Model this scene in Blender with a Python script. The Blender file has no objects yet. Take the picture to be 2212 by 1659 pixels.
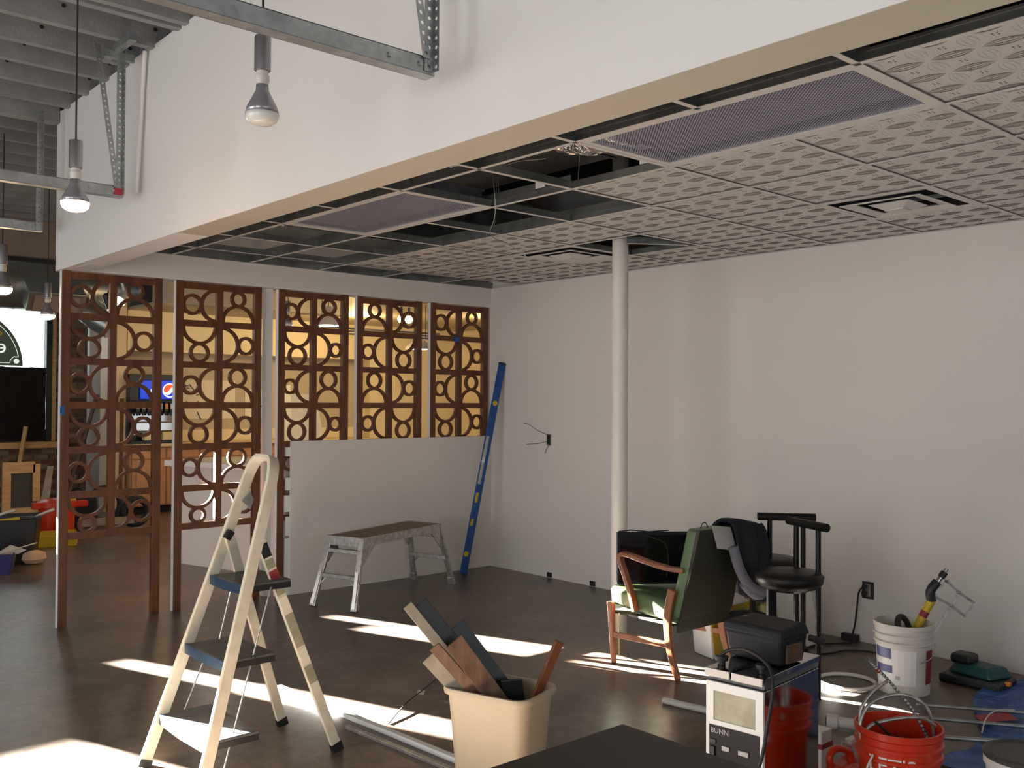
import bpy, math, random
from mathutils import Vector, Matrix
random.seed(7)
S = bpy.context.scene
COL = S.collection
PI = math.pi
def R(d): return math.radians(d)

# ------------------------------------------------------------------ camera
cam = bpy.data.objects.new('camera', bpy.data.cameras.new('camera'))
COL.objects.link(cam); S.camera = cam
r_ = Vector((0.74680494, -0.66502269, 0.00521598)); u_ = Vector((-0.01522345, -0.0092535, 0.9998413)); f_ = Vector((0.66486888, 0.74676582, 0.0170345))
m = Matrix.Identity(4)
for i in range(3):
    m[i][0] = r_[i]; m[i][1] = u_[i]; m[i][2] = -f_[i]
m[0][3], m[1][3], m[2][3] = -5.8363, -6.8558, 1.5556
cam.matrix_world = m
cam.data.sensor_fit = 'HORIZONTAL'; cam.data.sensor_width = 36.0
cam.data.lens = 36.0 * 2058.37 / 2212.0
cam.data.clip_start = 0.05

# ------------------------------------------------------------------ world, sun, daylight at the openings, exposure
w = bpy.data.worlds.new('sky'); S.world = w; w.use_nodes = True
bg = w.node_tree.nodes['Background']
bg.inputs[0].default_value = (0.86, 0.94, 1.0, 1); bg.inputs[1].default_value = 1.6
sl = bpy.data.lights.new('sun', 'SUN'); sl.energy = 650.0; sl.angle = R(0.3); sl.color = (1.0, 0.95, 0.87)
sun = bpy.data.objects.new('sun', sl); COL.objects.link(sun)
EL = math.atan(0.2252 * 0.944)
sd = Vector((0.33 * math.cos(EL), -0.944 * math.cos(EL), -math.sin(EL)))
sun.rotation_euler = (-sd).to_track_quat('Z', 'Y').to_euler(); sun.location = (-9, 12, 6)
def area(loc, d, sx, sy, power, col):
    l = bpy.data.lights.new('daylight', 'AREA'); l.shape = 'RECTANGLE'; l.size = sx; l.size_y = sy; l.energy = power; l.color = col
    o = bpy.data.objects.new('daylight', l); COL.objects.link(o); o.location = loc
    o.rotation_euler = Vector(d).to_track_quat('-Z', 'Y').to_euler(); return o
DAY = (1.0, 0.96, 0.93)
area((-8.9, -2.9, 1.45), (1, 0, 0), 3.2, 2.5, 90, DAY)
area((-8.9, -7.2, 1.45), (1, 0, 0), 3.2, 2.5, 80, DAY)
area((-8.9, 1.6, 1.45), (1, 0, 0), 3.0, 2.5, 25, DAY)
area((-5.0, -10.9, 1.6), (0, 1, 0), 4.5, 2.2, 18, DAY)
area((-3.4, 7.85, 2.45), (0, -1, 0), 3.2, 0.9, 14, (0.9, 0.97, 1.0))
S.view_settings.view_transform = 'Standard'; S.view_settings.look = 'None'
S.view_settings.gamma = 1.0; S.view_settings.use_curve_mapping = False
S.view_settings.exposure = -0.15

# ------------------------------------------------------------------ materials
def nd(nt, t, x=None, **kw):
    n = nt.nodes.new(t)
    for k, v in kw.items(): setattr(n, k, v)
    return n
def mat(name, col, rough=0.6, metal=0.0, var=0.0, scale=6.0, bump=0.0, bscale=60.0, spec=0.5, emit=None, es=1.0, col2=None, stretch=None, trans=0.0, detail=4.0):
    M = bpy.data.materials.new(name); M.use_nodes = True; nt = M.node_tree; b = nt.nodes['Principled BSDF']
    b.inputs['Base Color'].default_value = (*col, 1); b.inputs['Roughness'].default_value = rough
    b.inputs['Metallic'].default_value = metal; b.inputs['Specular IOR Level'].default_value = spec
    if trans: b.inputs['Transmission Weight'].default_value = trans
    if emit: b.inputs['Emission Color'].default_value = (*emit, 1); b.inputs['Emission Strength'].default_value = es
    if var or col2 or bump:
        tc = nd(nt, 'ShaderNodeTexCoord'); mp = nd(nt, 'ShaderNodeMapping')
        nt.links.new(tc.outputs['Object'], mp.inputs[0])
        if stretch: mp.inputs['Scale'].default_value = stretch
    if var or col2:
        nz = nd(nt, 'ShaderNodeTexNoise'); nz.inputs['Scale'].default_value = scale; nz.inputs['Detail'].default_value = detail; nz.inputs['Roughness'].default_value = 0.6
        nt.links.new(mp.outputs[0], nz.inputs['Vector'])
        rp = nd(nt, 'ShaderNodeValToRGB'); c2 = col2 or tuple(min(1, c * (1 + var)) for c in col); c1 = col if col2 else tuple(c * (1 - var) for c in col)
        rp.color_ramp.elements[0].position = 0.35; rp.color_ramp.elements[1].position = 0.65
        rp.color_ramp.elements[0].color = (*c1, 1); rp.color_ramp.elements[1].color = (*c2, 1)
        nt.links.new(nz.outputs['Fac'], rp.inputs[0]); nt.links.new(rp.outputs[0], b.inputs['Base Color'])
    if bump:
        n2 = nd(nt, 'ShaderNodeTexNoise'); n2.inputs['Scale'].default_value = bscale
        nt.links.new(mp.outputs[0], n2.inputs['Vector'])
        bp = nd(nt, 'ShaderNodeBump'); bp.inputs['Strength'].default_value = bump; bp.inputs['Distance'].default_value = 0.01
        nt.links.new(n2.outputs['Fac'], bp.inputs['Height']); nt.links.new(bp.outputs[0], b.inputs['Normal'])
    return M
def floor_mat():
    M = bpy.data.materials.new('stained_concrete'); M.use_nodes = True; nt = M.node_tree; b = nt.nodes['Principled BSDF']
    tc = nd(nt, 'ShaderNodeTexCoord')
    def noise(s, d, r=0.6, dist=0.0):
        n = nd(nt, 'ShaderNodeTexNoise'); n.inputs['Scale'].default_value = s; n.inputs['Detail'].default_value = d; n.inputs['Roughness'].default_value = r; n.inputs['Distortion'].default_value = dist
        nt.links.new(tc.outputs['Object'], n.inputs['Vector']); return n
    a = noise(2.2, 8, 0.7, 0.6); c = noise(0.7, 3, 0.5); g = noise(14, 6, 0.75, 0.4)
    r1 = nd(nt, 'ShaderNodeValToRGB'); e = r1.color_ramp.elements
    e[0].position = 0.3; e[0].color = (0.060, 0.046, 0.040, 1); e[1].position = 0.70; e[1].color = (0.215, 0.180, 0.155, 1)
    nt.links.new(a.outputs['Fac'], r1.inputs[0])
    r2 = nd(nt, 'ShaderNodeValToRGB'); e = r2.color_ramp.elements
    e[0].position = 0.35; e[0].color = (0.8, 0.8, 0.82, 1); e[1].position = 0.65; e[1].color = (1.25, 1.1, 0.98, 1)
    nt.links.new(c.outputs['Fac'], r2.inputs[0])
    r3 = nd(nt, 'ShaderNodeValToRGB'); e = r3.color_ramp.elements
    e[0].position = 0.3; e[0].color = (0.62, 0.62, 0.62, 1); e[1].position = 0.72; e[1].color = (1.35, 1.33, 1.3, 1)
    nt.links.new(g.outputs['Fac'], r3.inputs[0])
    def mul(x, y):
        k = nd(nt, 'ShaderNodeMix', data_type='RGBA', blend_type='MULTIPLY'); k.inputs['Factor'].default_value = 1
        nt.links.new(x, k.inputs[6]); nt.links.new(y, k.inputs[7]); return k.outputs[2]
    nt.links.new(mul(mul(r1.outputs[0], r2.outputs[0]), r3.outputs[0]), b.inputs['Base Color'])
    mr = nd(nt, 'ShaderNodeMapRange'); mr.inputs['To Min'].default_value = 0.22; mr.inputs['To Max'].default_value = 0.42
    nt.links.new(a.outputs['Fac'], mr.inputs[0]); nt.links.new(mr.outputs[0], b.inputs['Roughness'])
    return M
def perf_mat():
    """painted sheet pierced by staggered small round holes"""
    M = bpy.data.materials.new('perforated_sheet'); M.use_nodes = True; nt = M.node_tree; b = nt.nodes['Principled BSDF']
    b.inputs['Base Color'].default_value = (0.34, 0.35, 0.46, 1); b.inputs['Roughness'].default_value = 0.5
    tc = nd(nt, 'ShaderNodeTexCoord'); sx = nd(nt, 'ShaderNodeSeparateXYZ'); nt.links.new(tc.outputs['Object'], sx.inputs[0])
    def mth(op, a, v=None):
        k = nd(nt, 'ShaderNodeMath', operation=op); nt.links.new(a, k.inputs[0])
        if v is not None:
            if isinstance(v, (int, float)): k.inputs[1].default_value = v
            else: nt.links.new(v, k.inputs[1])
        return k.outputs[0]
    P = 0.0145
    def dist(ox, oy):
        a = mth('ADD', mth('DIVIDE', sx.outputs[0], P), ox); c = mth('ADD', mth('DIVIDE', sx.outputs[1], P), oy)
        a = mth('SUBTRACT', mth('FRACT', a), 0.5); c = mth('SUBTRACT', mth('FRACT', c), 0.5)
        return mth('ADD', mth('MULTIPLY', a, a), mth('MULTIPLY', c, c))
    d = mth('MINIMUM', dist(0, 0), dist(0.5, 0.5))
    hole = mth('LESS_THAN', d, 0.075)
    tr = nd(nt, 'ShaderNodeBsdfTransparent'); mx = nd(nt, 'ShaderNodeMixShader')
    nt.links.new(hole, mx.inputs[0]); nt.links.new(b.outputs[0], mx.inputs[1]); nt.links.new(tr.outputs[0], mx.inputs[2])
    nt.links.new(mx.outputs[0], nt.nodes['Material Output'].inputs[0]); return M
def glass_mat(name, tint, rough=0.02, mix=0.2):
    M = bpy.data.materials.new(name); M.use_nodes = True; nt = M.node_tree; b = nt.nodes['Principled BSDF']
    b.inputs['Base Color'].default_value = (*tint, 1); b.inputs['Roughness'].default_value = rough
    tr = nd(nt, 'ShaderNodeBsdfTransparent'); tr.inputs[0].default_value = (*[0.5 + 0.5 * t for t in tint], 1); mx = nd(nt, 'ShaderNodeMixShader'); mx.inputs[0].default_value = 1 - mix
    nt.links.new(b.outputs[0], mx.inputs[1]); nt.links.new(tr.outputs[0], mx.inputs[2]); nt.links.new(mx.outputs[0], nt.nodes['Material Output'].inputs[0]); return M

M = {}
M['floor'] = floor_mat()
M['wall'] = mat('white_drywall', (0.72, 0.685, 0.645), 0.75, var=0.015, scale=1.2, bump=0.06, bscale=120, spec=0.3)
M['bulk'] = mat('bulkhead_paint', (0.78, 0.75, 0.72), 0.5, var=0.01, scale=1, bump=0.04, bscale=120, spec=0.4)
M['beige'] = mat('beige_paint', (0.62, 0.56, 0.42), 0.6, var=0.02, scale=2)
M['soffit'] = mat('soffit_beige', (0.47, 0.43, 0.345), 0.6)
M['primer'] = mat('grey_primer', (0.72, 0.71, 0.69), 0.7, spec=0.2)
M['kwall'] = mat('kitchen_wall', (0.80, 0.68, 0.42), 0.6, var=0.03, scale=2)
M['ktan'] = mat('tan_wall', (0.50, 0.43, 0.30), 0.6, var=0.03, scale=2)
M['peach'] = mat('peach_wall', (0.75, 0.58, 0.38), 0.6)
M['outer'] = mat('outer_wall', (0.30, 0.26, 0.22), 0.8, var=0.1, scale=3)
M['deck'] = mat('roof_deck', (0.22, 0.22, 0.23), 0.6, var=0.1, scale=3)
M['joist'] = mat('painted_joist', (0.24, 0.24, 0.24), 0.6, var=0.12, scale=5, bump=0.3, bscale=40)
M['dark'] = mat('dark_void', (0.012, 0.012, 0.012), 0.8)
M['galv'] = mat('galvanised_steel', (0.38, 0.40, 0.40), 0.38, 0.85, var=0.18, scale=14)
M['galvd'] = mat('duct_sheet_metal', (0.30, 0.31, 0.30), 0.38, 0.85, var=0.25, scale=5)
M['foil'] = mat('foil_insulation', (0.75, 0.72, 0.68), 0.22, 1.0, bump=1.0, bscale=26)
M['foil'].node_tree.nodes['Bump'].inputs['Distance'].default_value = 0.06
M['tile'] = mat('tin_tile_paint', (0.60, 0.58, 0.54), 0.32, 0.12, spec=0.6, bump=0.10, bscale=9)
M['tileline'] = mat('tile_shade_line', (0.10, 0.085, 0.07), 0.5)  # dark shade of the embossing, put into the colour of the main ridges
M['tee'] = mat('ceiling_tee_white', (0.62, 0.60, 0.57), 0.45)
M['perf'] = perf_mat()
M['wood'] = mat('dark_stained_wood', (0.085, 0.027, 0.010), 0.42, col2=(0.155, 0.052, 0.018), scale=5, stretch=(4, 4, 0.7), bump=0.1, bscale=50)
M['oak'] = mat('chair_wood', (0.20, 0.065, 0.026), 0.35, col2=(0.32, 0.12, 0.05), scale=6, stretch=(2, 2, 1))
M['pine'] = mat('pine_lumber', (0.55, 0.30, 0.12), 0.6, col2=(0.68, 0.42, 0.19), scale=4, stretch=(1, 6, 6))
M['maple'] = mat('cabinet_wood', (0.50, 0.24, 0.11), 0.4, col2=(0.58, 0.31, 0.15), scale=3, stretch=(3, 3, 0.6))
M['ply'] = mat('worn_plank', (0.20, 0.135, 0.085), 0.6, col2=(0.33, 0.24, 0.17), scale=9, stretch=(0.6, 5, 1))
M['alu'] = mat('worn_aluminium', (0.46, 0.445, 0.42), 0.36, 0.7, var=0.25, scale=30)
M['ladw'] = mat('ladder_cream_paint', (0.80, 0.75, 0.60), 0.4, col2=(0.66, 0.60, 0.46), scale=9)
M['step'] = mat('blue_black_step', (0.035, 0.040, 0.045), 0.5, col2=(0.09, 0.09, 0.085), scale=8)
M['blue'] = mat('blue_trim', (0.012, 0.035, 0.07), 0.35, var=0.3, scale=12)
M['level'] = mat('level_blue', (0.005, 0.07, 0.30), 0.35)
M['yel'] = mat('yellow_plastic', (0.62, 0.44, 0.02), 0.4)
M['black'] = mat('black_plastic', (0.012, 0.012, 0.013), 0.4)
M['blackm'] = mat('black_metal', (0.006, 0.006, 0.006), 0.4, spec=.25)
M['vinyl'] = mat('black_vinyl', (0.007, 0.0065, 0.006), 0.45, spec=.3, bump=0.2, bscale=30)
M['screen'] = mat('black_glass', (0.004, 0.004, 0.005), 0.12)
M['green'] = mat('green_vinyl', (0.11, 0.17, 0.075), 0.36, var=0.12, scale=4, bump=0.25, bscale=14)
M['greend'] = mat('dark_green_vinyl', (0.019, 0.020, 0.010), 0.6, bump=0.15, bscale=20)
M['navy'] = mat('navy_cloth', (0.008, 0.009, 0.016), 0.9, bump=0.4, bscale=40)
M['grey'] = mat('grey_cloth', (0.16, 0.16, 0.19), 0.9, bump=0.4, bscale=60)
M['lining'] = mat('pale_lining', (0.42, 0.41, 0.38), 0.8)
M['bin'] = mat('beige_plastic', (0.46, 0.38, 0.26), 0.42, var=0.05, scale=3)
M['slate'] = mat('dark_sheet', (0.013, 0.016, 0.016), 0.35, var=0.3, scale=8)
M['scrap'] = mat('scrap_wood', (0.10, 0.050, 0.026), 0.6, col2=(0.17, 0.095, 0.055), scale=9, stretch=(3, 3, 0.7))
M['scrapg'] = mat('grey_scrap_wood', (0.22, 0.19, 0.14), 0.6, col2=(0.34, 0.30, 0.22), scale=7)
M['redp'] = mat('red_plastic', (0.62, 0.035, 0.008), 0.32, var=0.08, scale=3)
M['red'] = mat('red_paint', (0.42, 0.02, 0.015), 0.4)
M['whitep'] = mat('white_plastic', (0.66, 0.63, 0.58), 0.4, var=0.03, scale=4)
M['white'] = mat('clean_white', (0.80, 0.80, 0.79), 0.4)
M['navyp'] = mat('label_navy', (0.02, 0.02, 0.12), 0.5)
M['labelr'] = mat('label_red', (0.28, 0.02, 0.03), 0.5)
M['steel'] = mat('stainless_steel', (0.42, 0.40, 0.39), 0.10, 1.0)
M['chrome'] = mat('chrome', (0.60, 0.58, 0.55), 0.18, 1.0)
M['clear'] = glass_mat('smoky_acrylic', (0.30, 0.32, 0.33), 0.05, 0.45)
M['glass'] = glass_mat('window_glass', (0.9, 0.95, 0.95), 0.02, 0.06)
def sunfilm():
    Mx = bpy.data.materials.new('sun_diffusing_film'); Mx.use_nodes = True; nt = Mx.node_tree; nt.nodes.remove(nt.nodes['Principled BSDF'])
    tl = nt.nodes.new('ShaderNodeBsdfTranslucent'); tl.inputs[0].default_value = (.125, .135, .14, 1); nt.links.new(tl.outputs[0], nt.nodes['Material Output'].inputs[0]); return Mx
M['sunfilm'] = sunfilm()  # diffusing film added so the pane glows white and stops direct sun
M['bean'] = mat('cloudy_window', (0.30, 0.29, 0.19), 0.35, col2=(0.42, 0.40, 0.29), scale=12)
M['charc'] = mat('charcoal_panel', (0.009, 0.010, 0.016), 0.5, spec=.3)
M['btn'] = mat('grey_button', (0.42, 0.42, 0.42), 0.4)
M['bag'] = mat('charcoal_bag', (0.012, 0.013, 0.018), 0.6, spec=.3, bump=0.35, bscale=30)
M['rust'] = mat('brown_leather', (0.10, 0.05, 0.03), 0.5, var=0.3, scale=20)
M['tarp'] = mat('blue_tarp', (0.01, 0.05, 0.22), 0.4, col2=(0.02, 0.11, 0.40), scale=10, bump=1.0, bscale=9)
M['tarp'].node_tree.nodes['Bump'].inputs['Distance'].default_value = 0.05
M['pvc'] = mat('pvc_pipe', (0.60, 0.57, 0.54), 0.4)
M['pole'] = mat('white_column_paint', (0.72, 0.69, 0.63), 0.45, var=0.04, scale=3)
M['teal'] = mat('teal_plastic', (0.01, 0.07, 0.07), 0.4)
M['orange'] = mat('orange_plastic', (0.75, 0.22, 0.01), 0.4)
M['rubber'] = mat('black_rubber', (0.010, 0.010, 0.010), 0.6)
M['brass'] = mat('brass_chain', (0.50, 0.40, 0.16), 0.3, 0.8)
M['cardred'] = mat('red_card', (0.35, 0.03, 0.04), 0.6)
M['table'] = mat('dark_table_top', (0.032, 0.026, 0.020), 0.42, var=0.15, scale=5)
M['cush'] = mat('dark_grey_vinyl', (0.055, 0.052, 0.045), 0.5)
M['glow'] = mat('lit_bulb', (1, 0.9, 0.7), 0.3, emit=(1.0, 0.72, 0.42), es=45)
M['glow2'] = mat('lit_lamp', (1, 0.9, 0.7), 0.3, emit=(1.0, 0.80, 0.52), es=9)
M['bulb'] = mat('frosted_bulb', (0.72, 0.70, 0.64), 0.15)
M['bulbs'] = mat('silvered_bulb', (0.36, 0.34, 0.36), 0.25, 0.5)
M['socket'] = mat('brushed_socket', (0.34, 0.33, 0.34), 0.35, 0.8)
M['ceram'] = mat('bulb_collar', (0.62, 0.58, 0.52), 0.4)
M['cord'] = mat('black_cord', (0.015, 0.012, 0.012), 0.6)
M['tape'] = mat('blue_masking_tape', (0.005, 0.10, 0.38), 0.6)
M['frame'] = mat('green_black_frame', (0.012, 0.025, 0.018), 0.4)
M['plastic'] = mat('black_sheeting', (0.010, 0.008, 0.009), 0.65, bump=0.5, bscale=5, spec=.2)
M['decal'] = mat('green_decal', (0.12, 0.17, 0.13), 0.5)
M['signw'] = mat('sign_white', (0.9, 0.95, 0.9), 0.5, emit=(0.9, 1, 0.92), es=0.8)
M['signb'] = mat('sign_blue', (0.0, 0.02, 0.3), 0.3, emit=(0.0, 0.035, 0.55), es=1.0)
M['signr'] = mat('sign_red', (0.8, 0.06, 0.01), 0.3, emit=(1.0, 0.10, 0.02), es=0.9)
M['signl'] = mat('sign_light', (1, 1, 1), 0.3, emit=(1, 1, 1), es=1.1)
M['mortar'] = mat('mortar', (0.24, 0.19, 0.14), 0.9)
for i, c in enumerate([(0.22, 0.10, 0.055), (0.30, 0.17, 0.09), (0.14, 0.07, 0.045), (0.36, 0.24, 0.14)]):
    M['brick%d' % i] = mat('brick_face_%s' % 'abcd'[i], c, 0.85, var=0.2, scale=12)
M['duct'] = mat('spiral_duct', (0.42, 0.44, 0.42), 0.34, 0.8, var=0.08, scale=4)
M['fruit'] = mat('printed_fruit', (0.62, 0.30, 0.03), 0.5, col2=(0.25, 0.38, 0.05), scale=9, detail=1)
M['floral'] = mat('floral_cloth', (0.12, 0.10, 0.03), 0.8, col2=(0.60, 0.52, 0.22), scale=22, detail=1)
M['fascia'] = mat('brown_board', (0.26, 0.20, 0.17), 0.8, var=0.08, scale=3)
M['paper'] = mat('drawing_paper', (0.80, 0.74, 0.58), 0.7, var=0.03, scale=3)
M['screenmesh'] = mat('screen_mesh', (0.07, 0.06, 0.05), 0.7, var=0.1, scale=60)

# ------------------------------------------------------------------ mesh builder
class MB:
    def __init__(s): s.v = []; s.f = []
    def add(s, vs, fs):
        n = len(s.v); s.v += [tuple(v) for v in vs]; s.f += [tuple(i + n for i in f) for f in fs]; return s
    def box(s, x0, x1, y0, y1, z0, z1):
        if x0 > x1: x0, x1 = x1, x0
        if y0 > y1: y0, y1 = y1, y0
        if z0 > z1: z0, z1 = z1, z0
        return s.add([(x0, y0, z0), (x1, y0, z0), (x1, y1, z0), (x0, y1, z0), (x0, y0, z1), (x1, y0, z1), (x1, y1, z1), (x0, y1, z1)],
                     [(0, 3, 2, 1), (4, 5, 6, 7), (0, 1, 5, 4), (1, 2, 6, 5), (2, 3, 7, 6), (3, 0, 4, 7)])
    def hexa(s, p):  # 8 points: bottom 4, top 4
        return s.add(p, [(0, 3, 2, 1), (4, 5, 6, 7), (0, 1, 5, 4), (1, 2, 6, 5), (2, 3, 7, 6), (3, 0, 4, 7)])
    def bar(s, a, b, wd, th, up=(0, 0, 1)):
        a = Vector(a); b = Vector(b); d = (b - a).normalized(); up = Vector(up)
        sd = d.cross(up)
        if sd.length < 1e-4: sd = d.cross(Vector((0, 1, 0)))
        sd.normalize(); n = sd.cross(d).normalized(); sd *= wd / 2; n *= th / 2
        return s.hexa([a - sd - n, a + sd - n, b + sd - n, b - sd - n, a - sd + n, a + sd + n, b + sd + n, b - sd + n])
    def tube(s, pts, r, n=8, closed=False, caps=True, rs=None):
        pts = [Vector(p) for p in pts]; k = len(pts); rings = []
        t0 = (pts[1] - pts[0]).normalized(); ref = Vector((0, 0, 1)) if abs(t0.z) < 0.9 else Vector((1, 0, 0))
        nv = (ref - t0 * ref.dot(t0)).normalized()
        base = len(s.v)
        for i, p in enumerate(pts):
            if closed: t = (pts[(i + 1) % k] - pts[i - 1]).normalized()
            else: t = (pts[min(i + 1, k - 1)] - pts[max(i - 1, 0)]).normalized()
            nv = (nv - t * nv.dot(t))
            nv = nv.normalized() if nv.length > 1e-6 else Vector((1, 0, 0))
            bv = t.cross(nv); rr = rs[i] if rs else r
            for j in range(n):
                a = 2 * PI * j / n; s.v.append(tuple(p + (nv * math.cos(a) + bv * math.sin(a)) * rr))
        for i in range(k if closed else k - 1):
            i2 = (i + 1) % k
            for j in range(n):
                j2 = (j + 1) % n; s.f.append((base + i * n + j, base + i * n + j2, base + i2 * n + j2, base + i2 * n + j))
        if caps and not closed:
            s.f.append(tuple(base + j for j in reversed(range(n)))); s.f.append(tuple(base + (k - 1) * n + j for j in range(n)))
        return s
    def lathe(s, prof, c=(0, 0, 0), n=24, axis='z', sx=1.0, sy=1.0):
        base = len(s.v); k = len(prof)
        for r, z in prof:
            for j in range(n):
                a = 2 * PI * j / n; p = (r * math.cos(a) * sx, r * math.sin(a) * sy, z)
                if axis == 'x': p = (p[2], p[0], p[1])
                if axis == 'y': p = (p[0], p[2], p[1])
                s.v.append((p[0] + c[0], p[1] + c[1], p[2] + c[2]))
        for i in range(k - 1):
            for j in range(n):
                j2 = (j + 1) % n; s.f.append((base + i * n + j, base + i * n + j2, base + (i + 1) * n + j2, base + (i + 1) * n + j))
        if prof[0][0] > 1e-5: s.f.append(tuple(base + j for j in reversed(range(n))))
        if prof[-1][0] > 1e-5: s.f.append(tuple(base + (k - 1) * n + j for j in range(n)))
        return s
    def prism(s, poly, a, b, plane='xz'):  # polygon in a plane extruded from a to b along the third axis
        def P(u, v, t): return {'xz': (u, t, v), 'xy': (u, v, t), 'yz': (t, u, v)}[plane]
        n = len(poly); base = len(s.v)
        s.v += [P(u, v, a) for u, v in poly] + [P(u, v, b) for u, v in poly]
        s.f.append(tuple(base + i for i in range(n))); s.f.append(tuple(base + n + i for i in reversed(range(n))))
        for i in range(n):
            j = (i + 1) % n; s.f.append((base + i, base + n + i, base + n + j, base + j))
        return s
    def arc(s, cx, cz, r0, r1, a0, a1, y0, y1, n=20, full=False):  # flat ring sector in the xz plane
        base = len(s.v); k = n if full else n + 1
        for i in range(k):
            a = a0 + (a1 - a0) * i / n; c, d = math.cos(a), math.sin(a)
            for r, y in ((r0, y0), (r1, y0), (r1, y1), (r0, y1)): s.v.append((cx + r * c, y, cz + r * d))
        for i in range(n):
            p = base + 4 * i; q = base + 4 * ((i + 1) % k)
            for j in range(4):
                j2 = (j + 1) % 4; s.f.append((p + j, p + j2, q + j2, q + j))
        if not full:
            s.f.append((base, base + 1, base + 2, base + 3)); p = base + 4 * n; s.f.append((p + 3, p + 2, p + 1, p))
        return s
    def xf(s, M4):
        s.v = [tuple(M4 @ Vector(v)) for v in s.v]; return s
    def mesh(s, name, m, smooth=False):
        me = bpy.data.meshes.new(name); me.from_pydata(s.v, [], s.f); me.materials.append(m)
        if getattr(s, 'm2', None):
            me.materials.append(s.m2[0])
            for i_ in range(s.m2[1], len(s.f)): me.polygons[i_].material_index = 1
        import bmesh
        b = bmesh.new(); b.from_mesh(me); bmesh.ops.recalc_face_normals(b, faces=b.faces); b.to_mesh(me); b.free()
        if smooth:
            for p in me.polygons: p.use_smooth = True
            if smooth != 'all':
                try: me.set_sharp_from_angle(angle=R(40))
                except Exception: pass
        return me
def link(name, me, parent=None, loc=None, rot=None):
    o = bpy.data.objects.new(name, me); COL.objects.link(o)
    if parent: o.parent = parent
    if loc is not None: o.location = loc
    if rot is not None: o.rotation_euler = rot
    return o
def obj(name, mb, m, parent=None, smooth=False, bevel=0.0, world=True, solid=0.0):
    """one mesh object; when it has a parent its vertices are given in world space unless world=False"""
    if parent is not None and world:
        p = parent; off = Vector((0, 0, 0))
        while p: off += p.location; p = p.parent
        mb.v = [(v[0] - off.x, v[1] - off.y, v[2] - off.z) for v in mb.v]
    o = link(name, mb.mesh(name, M[m] if isinstance(m, str) else m, smooth), parent)
    if solid:
        q = o.modifiers.new('solid', 'SOLIDIFY'); q.thickness = solid; q.offset = 0
    if bevel:
        q = o.modifiers.new('bevel', 'BEVEL'); q.width = bevel; q.segments = 2; q.limit_method = 'ANGLE'; q.angle_limit = R(40)
    return o
def tag(o, label=None, cat=None, group=None, kind=None):
    if label: o['label'] = label
    if cat: o['category'] = cat
    if group: o['group'] = group
    if kind: o['kind'] = kind
    return o
def thing(name, label, cat, loc=(0, 0, 0), rz=0.0, group=None):
    o = bpy.data.objects.new(name, None); COL.objects.link(o); o.location = loc; o.rotation_euler = (0, 0, rz); o.empty_display_size = 0.1
    return tag(o, label, cat, group)
def struct(name, mb, m, label, cat, **kw): return tag(obj(name, mb, m, **kw), label, cat, kind='structure')
def text_mb(txt, size, depth=0.001):
    cu = bpy.data.curves.new('lettering', 'FONT'); cu.body = txt; cu.size = size; cu.extrude = depth
    o = bpy.data.objects.new('lettering', cu); COL.objects.link(o)
    dg = bpy.context.evaluated_depsgraph_get(); me = bpy.data.meshes.new_from_object(o.evaluated_get(dg))
    mb = MB(); mb.v = [tuple(v.co) for v in me.vertices]; mb.f = [tuple(p.vertices) for p in me.polygons]
    bpy.data.objects.remove(o); bpy.data.curves.remove(cu); bpy.data.meshes.remove(me); return mb
def walled(axis, c0, c1, u0, u1, z0, z1, holes):
    """slab between c0 and c1 on one axis with rectangular openings (ua, ub, za, zb)"""
    mb = MB(); us = sorted({u0, u1, *[min(max(h[i], u0), u1) for h in holes for i in (0, 1)]}); zs = sorted({z0, z1, *[min(max(h[i], z0), z1) for h in holes for i in (2, 3)]})
    for a, b in zip(us, us[1:]):
        for c, d in zip(zs, zs[1:]):
            mu, mz = (a + b) / 2, (c + d) / 2
            if any(h[0] < mu < h[1] and h[2] < mz < h[3] for h in holes): continue
            if axis == 'x': mb.box(c0, c1, a, b, c, d)
            else: mb.box(a, b, c0, c1, c, d)
    return mb
def arcpts(c, r, a0, a1, n, f): return [f(c[0] + r * math.cos(a0 + (a1 - a0) * i / n), c[1] + r * math.sin(a0 + (a1 - a0) * i / n)) for i in range(n + 1)]

H = 2.61
# ------------------------------------------------------------------ room shell
struct('floor', MB().box(-9.2, 4.8, -11.2, 8.3, -0.1, 0), 'floor', 'stained brown and grey mottled concrete floor with a glossy sheen', 'floor')
struct('wall_right', MB().box(0, 0.15, -11.2, 0.16, 0, 3.8), 'wall', 'long off-white drywall on the right behind the stools and pole', 'wall')
struct('wall_back', walled('y', 8.0, 8.02, -9.2, 4.8, 0, 3.9, [
    (-4.6, -1.66, 1.99, 2.90),
    (-5.41, -5.29, 2.01, 2.93), (-5.60, -5.425, 2.11, 2.42), (-5.60, -5.425, 2.46, 2.93),  # unseen narrow slots cut in the wall to shape the sun patches
    (-7.06, -6.91, 2.06, 2.38), (-7.09, -6.88, 2.28, 2.58), (-6.610, -6.585, 2.30, 2.53), (-8.75, -8.01, 2.33, 2.92)]), 'outer', 'far end wall of the building with a bright window', 'wall')
struct('wall_left', walled('x', -9.2, -9.0, -11.2, 8.2, 0, 3.9, [(-4.5, -1.3, 0.15, 2.7), (-8.8, -5.6, 0.15, 2.7), (0.1, 3.1, 0.15, 2.7)]), 'outer', 'left side wall of the building with overhead door openings', 'wall')
struct('wall_front', walled('y', -11.2, -11.0, -9.2, 0, 0, 3.9, [(-7.3, -2.7, 0.5, 2.7)]), 'outer', 'wall behind the camera with a shop window', 'wall')
struct('wall_sun_block', MB().box(-15, -9.25, 3.6, 4.6, 0, 6.5), 'outer', 'unseen block added outside to keep direct sun off the left openings', 'wall')  # unseen block, added only to stop direct sun at the left openings
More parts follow.
